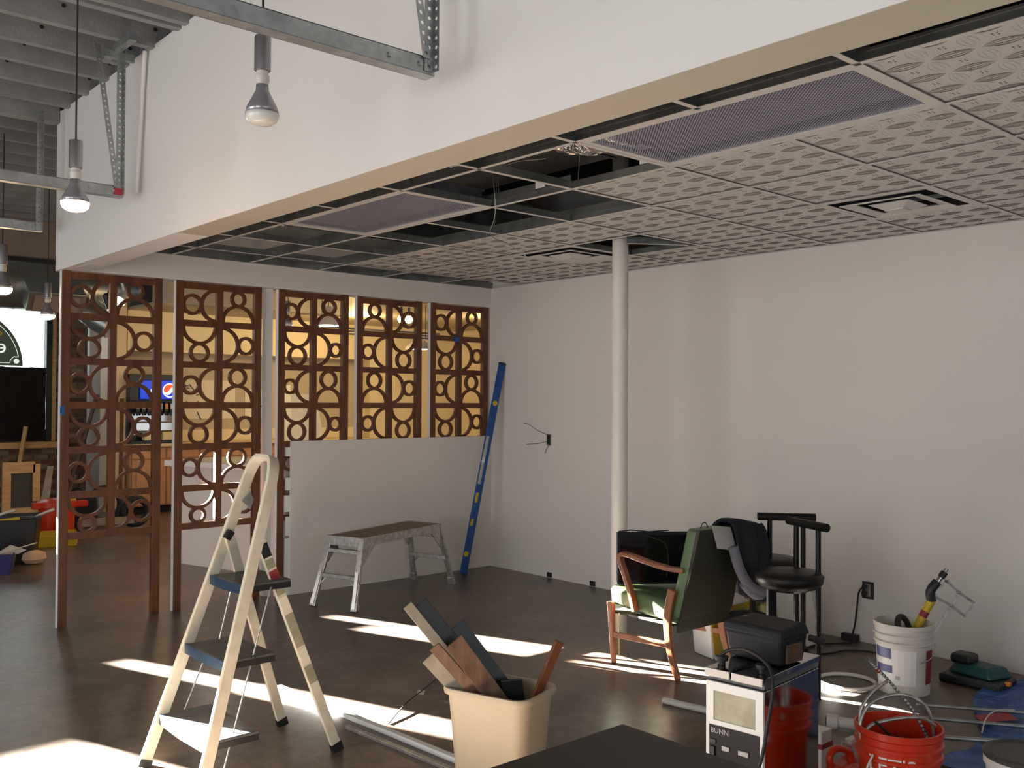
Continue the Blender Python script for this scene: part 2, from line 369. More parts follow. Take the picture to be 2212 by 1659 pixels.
# bulkhead hanging above the seating area
bk = struct('wall_bulkhead', MB().box(-3.83, -3.65, -10.9, 0.06, 2.43, 3.52), 'bulk', 'large smooth white bulkhead wall hanging over the seating area', 'wall')
obj('beige_soffit', MB().box(-3.829, -3.651, -10.9, -1.95, 2.4285, 2.431), 'soffit', bk)
obj('plaster_patch', MB().box(-3.78, -3.71, -0.42, -0.16, 2.4285, 2.431), 'primer', bk)
obj('upper_plate', MB().box(-3.74, -3.70, -10.9, .06, 3.52, 3.76), mat('lavender_grey', (.42, .41, .45), .7), bk)
obj('corner_trim', MB().box(-3.835, -3.82, 0.045, 0.065, 2.43, 3.52), 'bulk', bk)
hd = struct('wall_header', MB().box(-3.65, 0, 0.0, 0.14, 2.43, 2.625).box(-3.83, -3.65, 0.06, 0.14, 2.43, 3.5).box(-3.65, 0, 0.04, 0.12, 2.625, 3.5), 'wall', 'white drywall header above the brown screens', 'wall')
hw = struct('wall_half', MB().box(-2.10, 0, -0.012, 0.0, 0, 1.22).box(-2.08, 0, 0.055, 0.15, 0, 1.20), 'wall', 'waist-high white drywall half wall under three of the brown screens', 'wall')
for z0, z1, dx in ((0.0, 0.45, .035), (0.47, 0.62, .03), (0.66, 0.79, .045), (0.83, 0.93, .035), (1.10, 1.17, .035)):
    obj('drywall_edge', MB().box(-2.10 - dx, -2.10, -0.008, 0.03, z0, z1), 'white', hw)
for x, z0, z1 in ((-2.075, .78, .80), (-2.07, .48, .52), (-1.2, .0, .02), (-.92, .0, .015)):
    obj('plaster_chip', MB().box(x - .03, x + .03, -0.016, -0.010, z0, z1), 'primer', hw)
obj('white_column', MB().box(-2.285, -2.225, 0.06, 0.13, 0, 2.43), 'primer', hd, bevel=0.004)

# roof deck, joists
rf = thing('ceiling', 'exposed grey painted roof structure with deep joists', 'ceiling', (-4, 0, 3.5)); rf['kind'] = 'structure'
obj('roof_deck', MB().box(-9.2, 4.8, -11.2, 8.3, 3.76, 3.9), 'deck', rf)
jm = MB().box(-5.2, 0.10, -.025, .025, 0.0, 0.26).mesh('joist', M['joist'])
jm2 = MB().box(-5.2, 1.15, -.025, .025, 0.0, 0.26).mesh('joist', M['joist'])
bm_ = MB()
for i in range(26):
    for s_ in (-1,): bm_.lathe([(0.0, -.004), (.011, -.004), (.011, .0)], (-5.0 + .24 * i, -.026, 0.10 if i % 2 else 0.19), 8, 'y')
bme = bm_.mesh('bolt', M['dark'])
ys = [-4.6 + .365 * k for k in range(8)] + [-1.95, -1.585, -1.2, -.86, -.49, -0.12] + [.30 + .37 * k for k in range(12)]
for y in ys:
    j = link('joist', jm if y < 0.1 else jm2, rf, (0.13 if y < 0.1 else 0.3, y, 0))
    if -2 < y < 1: link('bolt', bme, j, (0, 0, 0))
obj('beam', MB().box(-6, -3.84, 0.06, 0.16, 3.44, 3.56), 'joist', rf)
obj('blocking', MB().box(-4.45, -4.3, 0.2, 0.45, 3.50, 3.56), 'joist', rf)
struct('wall_fascia', MB().box(-9, 0.5, 4.95, 5.05, 3.15, 3.76), 'fascia', 'brown boarded fascia high above the round duct', 'wall')
obj('fascia_rail', MB().box(-9, 0.5, 4.9, 5.0, 3.11, 3.15), 'dark', bpy.data.objects['wall_fascia'])

# ------------------------------------------------------------------ dropped ceiling
cl = thing('ceiling', 'dropped ceiling of white embossed tin-look tiles in a grid, partly open', 'ceiling', (0, 0, H)); cl['kind'] = 'structure'
cl['label'] = 'dropped ceiling of embossed tiles and open grid bays'
G = 0.615; X = [0, -.62, -1.24, -1.855, -2.465, -3.07]; Y = [-.44 - G * k for k in range(13)]
p = .1525
T = 0.603; TP = .615
tb = MB(); tb.box(-T / 2, T / 2, -T / 2, T / 2, .006, .010)
def ridge(pts, w_, h_):      # embossed line hanging below the tile: triangular section
    k = len(pts); base = len(tb.v)
    for i, (x, y) in enumerate(pts):
        ax, ay = pts[max(i - 1, 0)]; bx2, by2 = pts[min(i + 1, k - 1)]; l = math.hypot(bx2 - ax, by2 - ay) or 1; nx, ny = -(by2 - ay) / l, (bx2 - ax) / l
        f = math.sin(PI * i / (k - 1)) ** .5 if 0 < i < k - 1 else 0.15
        tb.v += [(x - nx * w_ * f, y - ny * w_ * f, .0062), (x, y, .0062 - h_ * f), (x + nx * w_ * f, y + ny * w_ * f, .0062)]
    for i in range(k - 1):
        a = base + 3 * i; tb.f += [(a, a + 1, a + 4, a + 3), (a + 1, a + 2, a + 5, a + 4)]
def lens(cx, cy, vert, sides=(-1, 1)):
    L = p * .43
    for wd_, l_, w_, h_ in ((.0275, 1.0, .0019, .0030), (.0105, .88, .0013, .0022)):
        for sg_ in sides:
            pts = []
            for i in range(11):
                t_ = -1 + .2 * i; q_ = sg_ * wd_ * (1 - t_ * t_); r3 = t_ * L * l_
                pts.append((cx + q_, cy + r3) if vert else (cx + r3, cy + q_))
            ridge(pts, w_ * (1 if vert else .7), h_ * (1 if vert else .6))
for i in range(5):
    for j in range(4):
        e_ = (-TP / 2 + i * TP / 4) * (.972 if i in (0, 4) else 1); c_ = -TP / 2 + (j + .5) * TP / 4
        lens(c_, e_, False, (1,) if i == 0 else (-1,) if i == 4 else (-1, 1))
for i in range(4):
    for j in range(4):
        cx_, cy_ = -TP / 2 + (i + .5) * TP / 4, -TP / 2 + (j + .5) * TP / 4
        for a_ in range(4):
            dx_, dy_ = math.cos(PI / 4 + a_ * PI / 2), math.sin(PI / 4 + a_ * PI / 2)
            ridge([(cx_ + dx_ * .026, cy_ + dy_ * .026), (cx_ + dx_ * .04, cy_ + dy_ * .04), (cx_ + dx_ * .062, cy_ + dy_ * .062)], .0025, .002)
nplain = len(tb.f)
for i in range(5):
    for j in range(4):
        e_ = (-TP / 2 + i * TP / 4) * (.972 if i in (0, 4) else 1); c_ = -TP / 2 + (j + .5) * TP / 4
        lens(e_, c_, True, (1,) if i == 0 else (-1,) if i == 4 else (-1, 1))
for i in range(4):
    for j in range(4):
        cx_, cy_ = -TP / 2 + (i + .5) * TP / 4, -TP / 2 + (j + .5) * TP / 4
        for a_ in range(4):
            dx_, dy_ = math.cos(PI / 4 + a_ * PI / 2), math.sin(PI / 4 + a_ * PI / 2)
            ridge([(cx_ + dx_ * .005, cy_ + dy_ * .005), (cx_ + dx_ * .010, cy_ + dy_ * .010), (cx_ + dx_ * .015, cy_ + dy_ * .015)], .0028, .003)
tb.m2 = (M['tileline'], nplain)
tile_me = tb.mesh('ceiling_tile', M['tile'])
open_cells = set()
for k in range(-1, 5): open_cells.add((4, k))          # column -3.07..-2.465
for k in (6, 7): open_cells.add((4, k))                  # grille
open_cells.add((4, 5))
for k in range(-1, 5): open_cells.add((3, k))
for c in range(5): open_cells.add((c, -1))
open_cells |= {(1, 3), (1, 2), (1, 6)}
for c in range(5):
    for k in range(0, 12):
        if (c, k) in open_cells: continue
        xc = (X[c] + X[c + 1]) / 2; yc = Y[k] - G / 2
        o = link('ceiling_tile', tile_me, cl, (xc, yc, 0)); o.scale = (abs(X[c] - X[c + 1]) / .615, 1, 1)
# tees
def tee(a, b, flip=False):
    mb = MB(); a = Vector(a); b = Vector(b)
    if abs(a.x - b.x) > abs(a.y - b.y):
        mb.box(a.x, b.x, a.y - .012, a.y + .012, -.001, .001).box(a.x, b.x, a.y - .001, a.y + .001, .001, .036).box(a.x, b.x, a.y - .004, a.y + .004, .030, .040)
    else:
        mb.box(a.x - .012, a.x + .012, a.y, b.y, -.001, .001).box(a.x - .001, a.x + .001, a.y, b.y, .001, .036).box(a.x - .004, a.x + .004, a.y, b.y, .030, .040)
    mb.m2 = (M['galvd'], 6)
    return mb
for x in X[1:]: obj('main_tee', tee((x, 0, 0), (x, -8.2, 0)), 'tee', cl, world=False)
ct = tee((-.3, 0, 0), (.3, 0, 0)).mesh('cross_tee', M['tee'])
for k in range(13):
    for c in range(5):
        if c == 4 and k == 7: continue
        if c == 4 and k == 3: continue
        o = link('cross_tee', ct, cl, ((X[c] + X[c + 1]) / 2, Y[k], 0)); o.scale = (abs(X[c] - X[c + 1]) / .615, 1, 1)
    link('cross_tee', ct, cl, (-3.36, Y[k], 0))
obj('wall_angle', MB().box(-.022, 0, -8.2, 0, -.002, .0).box(-.002, 0, -8.2, 0, -.002, .022), 'tee', cl, world=False)
obj('wall_angle', MB().box(-3.65, 0, -.022, 0, -.002, 0), 'galv', cl, world=False)
obj('edge_channel', MB().box(-3.2, 0, -.022, -.0, 0.0, .05), 'galvd', cl, world=False)
# deep metal stud sides seen in the open bays
for x in X[3:]:
    obj('furring_channel', MB().box(x + .002, x + .006, -5.4 if x < -3 else -3.5, -.02, .04, .075), 'galvd', cl, world=False)
for (x, y) in ((-3.075, -3.35), (-2.475, -3.3), (-1.865, -3.42), (-2.47, -4.0)):
    obj('paper_sticker', MB().box(x - .004, x - .010, y - .035, y + .035, .04, .075), 'white', cl, world=False)
# return air grilles
def grille(y0, y1, label):
    g = thing('return_grille', label, 'vent', (-2.768, (y0 + y1) / 2, H + .003), group=None)
    x0, x1 = -3.055, -2.478; b = .030
    obj('frame', MB().box(x0, x1, y0, y0 + b, H + .001, H + .012).box(x0, x1, y1 - b, y1, H + .001, H + .012).box(x0, x0 + b, y0 + b, y1 - b, H + .001, H + .012).box(x1 - b, x1, y0 + b, y1 - b, H + .001, H + .012), 'tee', g)
    mb = MB(); mb.add([(x0 + b, y0 + b, H + .006), (x1 - b, y0 + b, H + .006), (x1 - b, y1 - b, H + .006), (x0 + b, y1 - b, H + .006)], [(0, 1, 2, 3)])
    obj('perforated_panel', mb, 'perf', g)
    obj('filter_pad', MB().box(x0 + b, x1 - b, y0 + b, y1 - b, H + .05, H + .10), mat('filter_grey', (.10, .095, .12), .8, var=.25, scale=6), g)
grille(-5.352, -4.142, 'lavender-grey perforated return air grille, the near one beside the tiles')
grille(-2.892, -1.682, 'dark perforated return air grille set among the open far bays')
# supply diffusers
def diffuser(k, label):
    xc = (X[1] + X[2]) / 2; yc = Y[k] - G / 2
    d = thing('ceiling_diffuser', label, 'vent', (xc, yc, H))
    def ring(a, b, z0, z1):
        mb = MB(); o_ = [(-a, -a), (a, -a), (a, a), (-a, a)]; i_ = [(-b, -b), (b, -b), (b, b), (-b, b)]
        for q in range(4):
            r2 = (q + 1) % 4
            P = lambda t, z: (xc + t[0], yc + t[1], z)
            mb.add([P(o_[q], z0), P(o_[r2], z0), P(i_[r2], z1), P(i_[q], z1)], [(0, 1, 2, 3)])
        return mb
    obj('frame', ring(.300, .268, H + .002, H + .001), 'tee', d, solid=.003)
    obj('inner_wall', ring(.268, .268 - .0001, H + .004, H + .10), 'dark', d)
    obj('louver', ring(.220, .170, H - .010, H + .006), 'tee', d, solid=.003)
    obj('louver', ring(.172, .160, H + .006, H - .002), 'tee', d, solid=.003)
    obj('center_panel', ring(.110, .050, H - .004, H - .028), 'tee', d, solid=.003)
    obj('center_cap', MB().box(xc - .052, xc + .052, yc - .052, yc + .052, H - .034, H - .029), 'tee', d)
    obj('neck', MB().box(xc - .262, xc + .262, yc - .262, yc + .262, H + .10, H + .11), 'dark', d)
    for s5 in (-1, 1): obj('louver_arm', MB().box(xc - .004 + s5 * .12, xc + .004 + s5 * .12, yc - .2, yc + .2, H + .03, H + .05), 'galv', d)
diffuser(6, 'large white square supply diffuser with dark slots, near the right wall')
diffuser(2, 'small-looking white square supply diffuser beside the white pole')
# services above the grid
def foil_tube(pts, r, n=14, seed=1):
    rnd = random.Random(seed); mb = MB(); P_ = []
    for a, b in zip(pts, pts[1:]):
        a = Vector(a); b = Vector(b); k = max(2, int((b - a).length / .035))
        for i in range(k): P_.append(a.lerp(b, i / k))
    P_.append(Vector(pts[-1]))
    mb.tube(P_, r, n, rs=[r * (1 + .10 * (i % 2) + .06 * rnd.random()) for i in range(len(P_))])
    mb.v = [(x + rnd.uniform(-.006, .006), y, z + rnd.uniform(-.006, .006)) for x, y, z in mb.v]; return mb
def single(name, mb, m, label, cat, group=None, **kw): return tag(obj(name, mb, m, **kw), label, cat, group)
single('foil_duct', foil_tube([(-2.95, -4.10, 2.79), (-2.93, -3.9, 2.765), (-2.92, -3.4, 2.765), (-2.95, -2.95, 2.80)], .085), 'foil', 'crinkled silver foil flex duct in the bays nearest the bulkhead, left of the near grille', 'duct', smooth=False)
single('foil_duct', foil_tube([(-2.7, -3.2, 3.12), (-2.69, -3.5, 2.95), (-2.68, -3.8, 2.83), (-2.68, -4.08, 2.81)], .13, seed=5), 'foil', 'crinkled silver foil flex duct dropping beside the near return grille', 'duct')
single('foil_duct', foil_tube([(-2.95, -1.10, 2.77), (-2.9, -1.3, 2.77), (-2.8, -1.6, 2.82)], .10, seed=9), 'foil', 'crinkled silver foil flex duct above the far open bays', 'duct')
def rectduct(x0, x1, y0, y1, z0, z1, label):
    t = thing('sheet_metal_duct', label, 'duct', ((x0 + x1) / 2, (y0 + y1) / 2, z0))
    obj('casing', MB().box(x0, x1, y0, y1, z0, z1), 'galvd', t, bevel=.004)
    for xx in (x0 - .004, x1 + .004): obj('hanger_strap', MB().box(xx - .002, xx + .002, (y0 + y1) / 2 - .012, (y0 + y1) / 2 + .012, z0, 3.40), 'galv', t)
    for i in range(int((y1 - y0) / .6) + 1):
        yy = y0 + .3 + i * .6
        if yy < y1: obj('seam', MB().box(x0 - .008, x1 + .008, yy - .012, yy + .012, z0 - .008, z1 + .004), 'galvd', t)
rectduct(-2.45, -1.7, -5.2, -1.3, 2.98, 3.35, 'long dark rectangular sheet metal duct above the open bays')
rectduct(-3.1, -.4, -1.0, -.12, 2.80, 3.2, 'wide greenish sheet metal duct just behind the header wall')
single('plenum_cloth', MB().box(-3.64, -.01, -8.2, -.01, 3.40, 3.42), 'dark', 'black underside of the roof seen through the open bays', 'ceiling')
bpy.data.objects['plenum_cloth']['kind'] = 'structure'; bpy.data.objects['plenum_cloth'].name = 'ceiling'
def wire(name, pts, r, m, label, cat, group=None, n=6): return single(name, MB().tube(smoothpath(pts), r, n), m, label, cat, group, smooth=True)
def smoothpath(pts, k=6):
    P_ = [Vector(p_) for p_ in pts]; out = []
    for i in range(len(P_) - 1):
        p0 = P_[max(i - 1, 0)]; p1 = P_[i]; p2 = P_[i + 1]; p3 = P_[min(i + 2, len(P_) - 1)]
        for j in range(k):
            t = j / k
            out.append(0.5 * ((2 * p1) + (-p0 + p2) * t + (2 * p0 - 5 * p1 + 4 * p2 - p3) * t * t + (-p0 + 3 * p1 - 3 * p2 + p3) * t ** 3))
    out.append(P_[-1]); return out
wire('hanger_wire', [(-2.46, -2.95, 2.64), (-2.44, -2.93, 2.8), (-2.4, -3.0, 2.85), (-2.3, -3.15, 2.86)], .0025, 'galv', 'thin looped hanger wire above an open bay', 'wire')
wire('hanger_wire', [(-2.47, -2.8, 3.35), (-2.47, -2.93, 2.64), (-2.35, -2.75, 2.5), (-2.2, -2.75, 2.45), (-2.1, -2.8, 2.38)], .0025, 'galv', 'thin curling wire hanging below the grid at the tile edge', 'wire')
wire('hanger_wire', [(-2.8, -1.3, 3.3), (-2.6, -1.2, 2.8), (-2.5, -1.35, 2.68), (-2.3, -1.8, 2.7)], .0025, 'galv', 'thin wire crossing the far open bays', 'wire')
for x, y, lb in ((-3.07, -2.3, 'straight hanger wire at the edge of the far perforated grille'), (-2.46, -3.55, 'straight hanger wire where the open bays meet the first tile'), (-1.85, -2.2, 'straight hanger wire in the dark bay farthest right'), (-3.07, -4.2, 'straight hanger wire at the left corner of the near perforated grille')):
    wire('hanger_wire', [(x, y, 3.4), (x, y - .02, 3.0), (x, y, 2.645)], .002, 'galv', lb, 'wire', 'ceiling hanger wires')

# ------------------------------------------------------------------ pole
t = thing('support_pole', 'round white steel support pole standing behind the green armchair', 'pole', (-1.033, -2.552, 0))
obj('shaft', MB().lathe([(.054, 0), (.054, 3.4)], (-1.033, -2.552, 0), 32), 'pole', t, smooth=True)
t = thing('loose_ceiling_tee', 'loose white ceiling runner wedged across the open bay at the pole top', 'rail', (-1.0, -2.6, H))
obj('flange', MB().bar((-1.09, -2.66, 2.597), (-.70, -2.86, 2.606), .024, .002), 'tee', t)
obj('web', MB().bar((-1.09, -2.66, 2.62), (-.70, -2.86, 2.63), .003, .045), 'galv', t)

# ------------------------------------------------------------------ carved screens
Z0 = [2.397, 2.117, 1.808, 1.505, 1.198, .890, .610]
def screen(x0, W, top, label, flip=False, edge=True):
    t = thing('room_divider', label, 'screen', (x0, 0, 0), group='brown carved circle screens')
    pw, d0, d1 = .058, .004, .050
    def q(name, mb, **kw): return obj(name, mb, 'wood', t, world=False, **kw)
    q('post', MB().box(0, pw, d0, d1, 0, top), bevel=.003); q('post', MB().box(W - pw, W, d0, d1, 0, top), bevel=.003)
    for i, z in enumerate(Z0):
        hh = .023
        q('rail', MB().box(pw, W - pw, d0 + .006, d1 - .006, z - hh, z + hh))
    cx = W / 2; mw = .024
    q('center_stile', MB().box(cx - mw, cx + mw, d0 + .004, d1 - .004, Z0[-1], Z0[0]))
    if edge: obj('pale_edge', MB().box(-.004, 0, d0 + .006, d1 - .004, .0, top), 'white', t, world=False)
    y0, y1 = d0 + .010, d1 - .010; sw = .023
    kinds = 'LUDR' if not flip else 'URLD'
    for r in range(6):
        za, zb = Z0[r + 1] + .021, Z0[r] - .021; zm = (za + zb) / 2; hh = (zb - za)
        for c in range(2):
            xa, xb = (pw, cx - mw) if c == 0 else (cx + mw, W - pw); xm = (xa + xb) / 2; wd = xb - xa
            k = kinds[(r % 2) * 2 + c]
            if k in 'LR':
                Ro = hh / 2 + .008; rr = (wd - Ro + sw) / 2 + .002
                if k == 'L': ax, rx, a0, a1 = xb, xa + rr - .008, PI / 2, 3 * PI / 2
                else: ax, rx, a0, a1 = xa, xb - rr + .008, -PI / 2, PI / 2
                q('arch', MB().arc(ax, zm, Ro - sw, Ro, a0, a1, y0, y1)); q('ring', MB().arc(rx, zm, rr - sw, rr, 0, 2 * PI, y0 - .002, y1 - .001, 28, True))
            else:
                Ro = wd / 2 + .008; rr = (hh - Ro + sw) / 2 + .002
                if k == 'U': az, rz, a0, a1 = za, zb - rr + .008, 0, PI
                else: az, rz, a0, a1 = zb, za + rr - .008, PI, 2 * PI
                q('arch', MB().arc(xm, az, Ro - sw, Ro, a0, a1, y0, y1)); q('ring', MB().arc(xm, rz, rr - sw, rr, 0, 2 * PI, y0 - .002, y1 - .001, 28, True))
    return t
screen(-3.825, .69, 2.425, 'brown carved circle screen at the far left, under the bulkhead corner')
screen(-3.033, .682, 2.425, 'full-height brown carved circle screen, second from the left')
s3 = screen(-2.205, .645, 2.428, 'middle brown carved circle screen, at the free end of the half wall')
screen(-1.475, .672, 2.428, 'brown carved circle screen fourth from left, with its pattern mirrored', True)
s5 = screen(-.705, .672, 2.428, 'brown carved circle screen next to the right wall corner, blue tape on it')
single('masking_tape', MB().box(-3.827, -3.80, .003, .0035, 1.44, 1.50).box(-3.8265, -3.826, .003, .03, 1.45, 1.50), 'tape', 'scrap of blue masking tape on the leftmost screen post', 'tape')
single('masking_tape', MB().box(-.44, -.385, .002, .009, 2.09, 2.13), 'tape', 'scrap of blue masking tape on a rail of the rightmost screen', 'tape')

# ------------------------------------------------------------------ overhead door tracks and perforated hangers
def perf_strip(o, ax, nz, wdt, z0, z1, pitch=.032, r=.0065):
    """sheet with a row of round holes: o=(x,y) start, ax=unit direction of the width"""
    mb = MB(); n = max(1, int((z1 - z0) / pitch)); ph = (z1 - z0) / n
    for i in range(n):
        zc = z0 + ph * (i + .5); ring = []; hole = []
        for a in range(8):
            an = PI / 4 * a; c, s_ = math.cos(an), math.sin(an); k = 1 / max(abs(c), abs(s_))
            ring.append((c * k * wdt / 2, s_ * k * ph / 2)); hole.append((c * r, s_ * r))
        P = lambda q: (o[0] + ax[0] * (wdt / 2 + q[0]), o[1] + ax[1] * (wdt / 2 + q[0]), zc + q[1])
        mb.add([P(q) for q in ring] + [P(q) for q in hole], [(j, (j + 1) % 8, 8 + (j + 1) % 8, 8 + j) for j in range(8)])
    return mb
def track(y, xe, z, label, brace=True, ztop=3.5):
    t = thing('door_track', label, 'rail', (xe, y, z)); 
    prof = [(-.028, .025), (-.028, -.025), (.022, -.025), (.022, -.012)]
    mb = MB().box(-8.8, xe, y - .030, y - .027, z - .028, z + .028).box(-8.8, xe, y - .030, y + .02, z - .030, z - .027).box(-8.8, xe, y + .018, y + .021, z - .030, z - .012).box(-8.8, xe, y - .030, y - .005, z + .026, z + .029)
    obj('channel', mb, 'galv', t)
    hx = xe - .045
    obj('hanger_angle', perf_strip((hx, y - .034), (1, 0), 0, .036, z - .02, ztop), 'galv', t, solid=.002)
    obj('hanger_angle', perf_strip((hx + .036, y - .034), (0, -1), 0, .030, z - .02, ztop), 'galv', t, solid=.002)
    if brace:
        mb = perf_strip((hx - .01, y - .04), (1, 0), 0, .03, z + .02, ztop)
        mb.v = [(a - (c - z - .02) * .13, b + .0 + (c - z) * .05, c) for a, b, c in mb.v]
        obj('brace_angle', mb, 'galv', t, solid=.002)
    for i in range(2): obj('bolt', MB().lathe([(0, 0), (.009, 0), (.009, .008), (0, .008)], (xe - .06 - .12 * i, y - .038, z), 8, 'y'), 'galv', t)
    return t
track(-4.309, -3.945, 2.655, 'galvanised overhead door track end hanging near the top of the picture')
tr = track(-1.45, -3.945, 2.70, 'galvanised overhead door track end with perforated hanger, behind the lit bulb')
obj('red_tip', MB().box(-4.0, -3.95, -1.487, -1.482, 2.68, 2.715), 'cardred', tr)
obj('top_angle', MB().box(-4.06, -3.90, -1.50, -1.47, 3.43, 3.47).box(-4.02, -3.98, -1.75, -1.35, 3.46, 3.50), 'galv', tr)
obj('painted_pipe', MB().tube([(-3.852, -1.52, 3.5), (-3.852, -1.42, 2.72)], .012, 8), 'bulk', tr, smooth=True)
track(-.03, -3.97, 2.69, 'galvanised overhead door track end at the far left edge', False, 3.46)

# ------------------------------------------------------------------ pendant bulbs
def pendant(x, y, z, s, lit, label, ztop=3.5, cord_r=.004):
    t = thing('pendant_lamp', label, 'lamp', (x, y, z))
    obj('cord', MB().tube([(x, y, z + .31 * s), (x, y, ztop)], cord_r, 8), 'cord', t, smooth=True)
    obj('socket', MB().lathe([(0, .31), (.024, .31), (.026, .305), (.026, .20), (.022, .197), (0, .197)], (0, 0, 0), 24).xf(Matrix.Translation((x, y, z)) @ Matrix.Scale(s, 4)), 'socket', t, smooth=True)
    obj('collar', MB().lathe([(.019, .197), (.019, .185), (.022, .183), (.022, .165), (.019, .160), (.019, .15)], (0, 0, 0), 20).xf(Matrix.Translation((x, y, z)) @ Matrix.Scale(s, 4)), 'ceram', t, smooth=True)
    obj('bulb', MB().lathe([(.019, .155), (.021, .135), (.036, .105), (.048, .082), (.0535, .062)], (0, 0, 0), 28).xf(Matrix.Translation((x, y, z)) @ Matrix.Scale(s, 4)), 'bulbs', t, smooth='all')
    obj('bulb_face', MB().lathe([(.0535, .062), (.0530, .052), (.047, .038), (.034, .029), (.018, .025), (0, .024)], (0, 0, 0), 28).xf(Matrix.Translation((x, y, z)) @ Matrix.Scale(s, 4)), 'glow' if lit else 'bulb', t, smooth='all')
    if lit:
        l = bpy.data.lights.new('bulb_light', 'POINT'); l.energy = lit; l.color = (1, .74, .45); l.shadow_soft_size = .05
        o = bpy.data.objects.new('bulb_light', l); COL.objects.link(o); o.location = (x, y, z - .04)
    return t
pendant(-4.428, -4.072, 2.40, 1.0, 0, 'unlit reflector bulb on a black cord in front of the white bulkhead')
pendant(-4.494, -2.446, 2.35, 1.1, 2.5, 'lit reflector bulb on a black cord at the bulkhead corner')
pendant(-3.99, .86, 2.28, 1.3, 3, 'glaring lit bulb cut by the left edge of the picture', 3.5)
pendant(-3.30, 2.2, 2.22, 1.15, 4, 'lit bulb seen through the top of the leftmost screen', 3.5)
pendant(-1.003, 2.079, 2.28, .95, 0, 'unlit bulb pendant seen through the middle screen', 2.76)

# ------------------------------------------------------------------ far window wall, brick, sill, duct
wn = thing('window_1', 'bright far window with dark green frame', 'window', (-3.1, 8, 2.45)); wn['kind'] = 'structure'
obj('window_frame', MB().box(-1.70, -1.62, 7.93, 8.05, .93, 3.0).box(-4.6, -1.62, 7.93, 8.05, 2.90, 3.03).box(-4.6, -1.62, 7.95, 8.05, 1.93, 1.99), 'frame', wn)
obj('pane', MB().box(-4.6, -1.70, 8.05, 8.06, 1.99, 2.9), 'sunfilm', wn)
obj('side_trim', MB().box(-1.62, -1.57, 7.92, 8.0, .93, 3.0), 'pine', wn)
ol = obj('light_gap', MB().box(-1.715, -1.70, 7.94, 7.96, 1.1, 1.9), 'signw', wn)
sg = MB(); R0 = .80; cxs, czs = -2.80, 2.01
pts = [(cxs + R0 * math.cos(a * PI / 40), czs + R0 * math.sin(a * PI / 40)) for a in range(21)]
sg.prism([(cxs - .3, czs)] + pts + [(cxs - .3, czs + R0)], 7.99, 7.995)
dec = thing('window_sign', 'grey-green arched decal on the far window with a white letter seen from behind', 'sign', (-2.4, 7.99, 2.0))
obj('backing', sg, 'decal', dec)
ln = MB()
pl = [(cxs + (R0 - .05) * math.cos(a), czs + (R0 - .05) * math.sin(a)) for a in [.17 + .05 * i for i in range(24)]]
ln.tube([(x, 7.985, z) for x, z in pl], .004, 4)
ln.tube([(cxs - .3, 7.985, czs + .04), (-2.17, 7.985, czs + .04), (-2.165, 7.985, czs + .07), (-2.15, 7.985, czs + .10), (-2.12, 7.985, czs + .13), (pl[0][0], 7.985, pl[0][1])], .004, 4)
obj('border_line', ln, 'signw', dec)
obj('dot', MB().lathe([(0, 7.98), (.035, 7.98), (.035, 7.988), (0, 7.988)], (-2.085, 0, 2.075), 14, 'y'), 'signw', dec)
e_ = text_mb('e', .28, .002); e_.v = [(-2.215 - v[0], 7.985 - v[2], 2.19 + v[1]) for v in e_.v]
obj('lettering', e_, 'signw', dec)
obj('yellow_mark', MB().lathe([(0, 7.98), (.03, 7.98), (.03, 7.988), (0, 7.988)], (-2.30, 0, 2.46), 12, 'y'), 'yel', dec)
# black sheeting
mb = MB(); rr = random.Random(3); nx, nz = 30, 8
for i in range(nx + 1):
    for j in range(nz + 1):
        mb.v.append((-4.6 + 2.885 * i / nx, 7.90 + rr.uniform(-.012, .012), .94 + 1.05 * j / nz + (rr.uniform(-.02, .012) if j == nz else 0)))
for i in range(nx):
    for j in range(nz): a = i * (nz + 1) + j; mb.f.append((a, a + 1, a + nz + 2, a + nz + 1))
single('window_sheeting', mb, 'plastic', 'black plastic sheeting covering the lower half of the far window', 'sheet')
struct('trim_1', MB().box(-4.6, -1.56, 7.62, 8.0, .845, .93), 'pine', 'thick pine window sill under the black sheeting', 'sill')
# bricks
bw = tag(obj('wall_brick', MB().box(-4.6, -1.04, 7.985, 8.0, 0, .84).box(-1.57, -1.04, 7.985, 8.0, .84, 3.3), 'mortar'), 'old mixed brown brick wall beside the far window', 'wall', kind='structure')
bms = [MB().box(-.097, .097, -.012, .012, -.029, .029).mesh('brick', M['brick%d' % i]) for i in range(4)]
cnt = 0
for row in range(42):
    z = .04 + row * .074
    xs = [-1.57 + .21 * k + (.105 if row % 2 else 0) for k in range(3)]
    if z < .8: xs = [-3.0 + .21 * k + (.105 if row % 2 else 0) for k in range(10)]
    for x in xs:
        xr = x + .1
        if xr > -1.10: continue
        link('brick', bms[rr.choice([0, 0, 1, 2, 1, 3])], bw, (xr, 7.975 + rr.uniform(-.004, .004), z)); cnt += 1
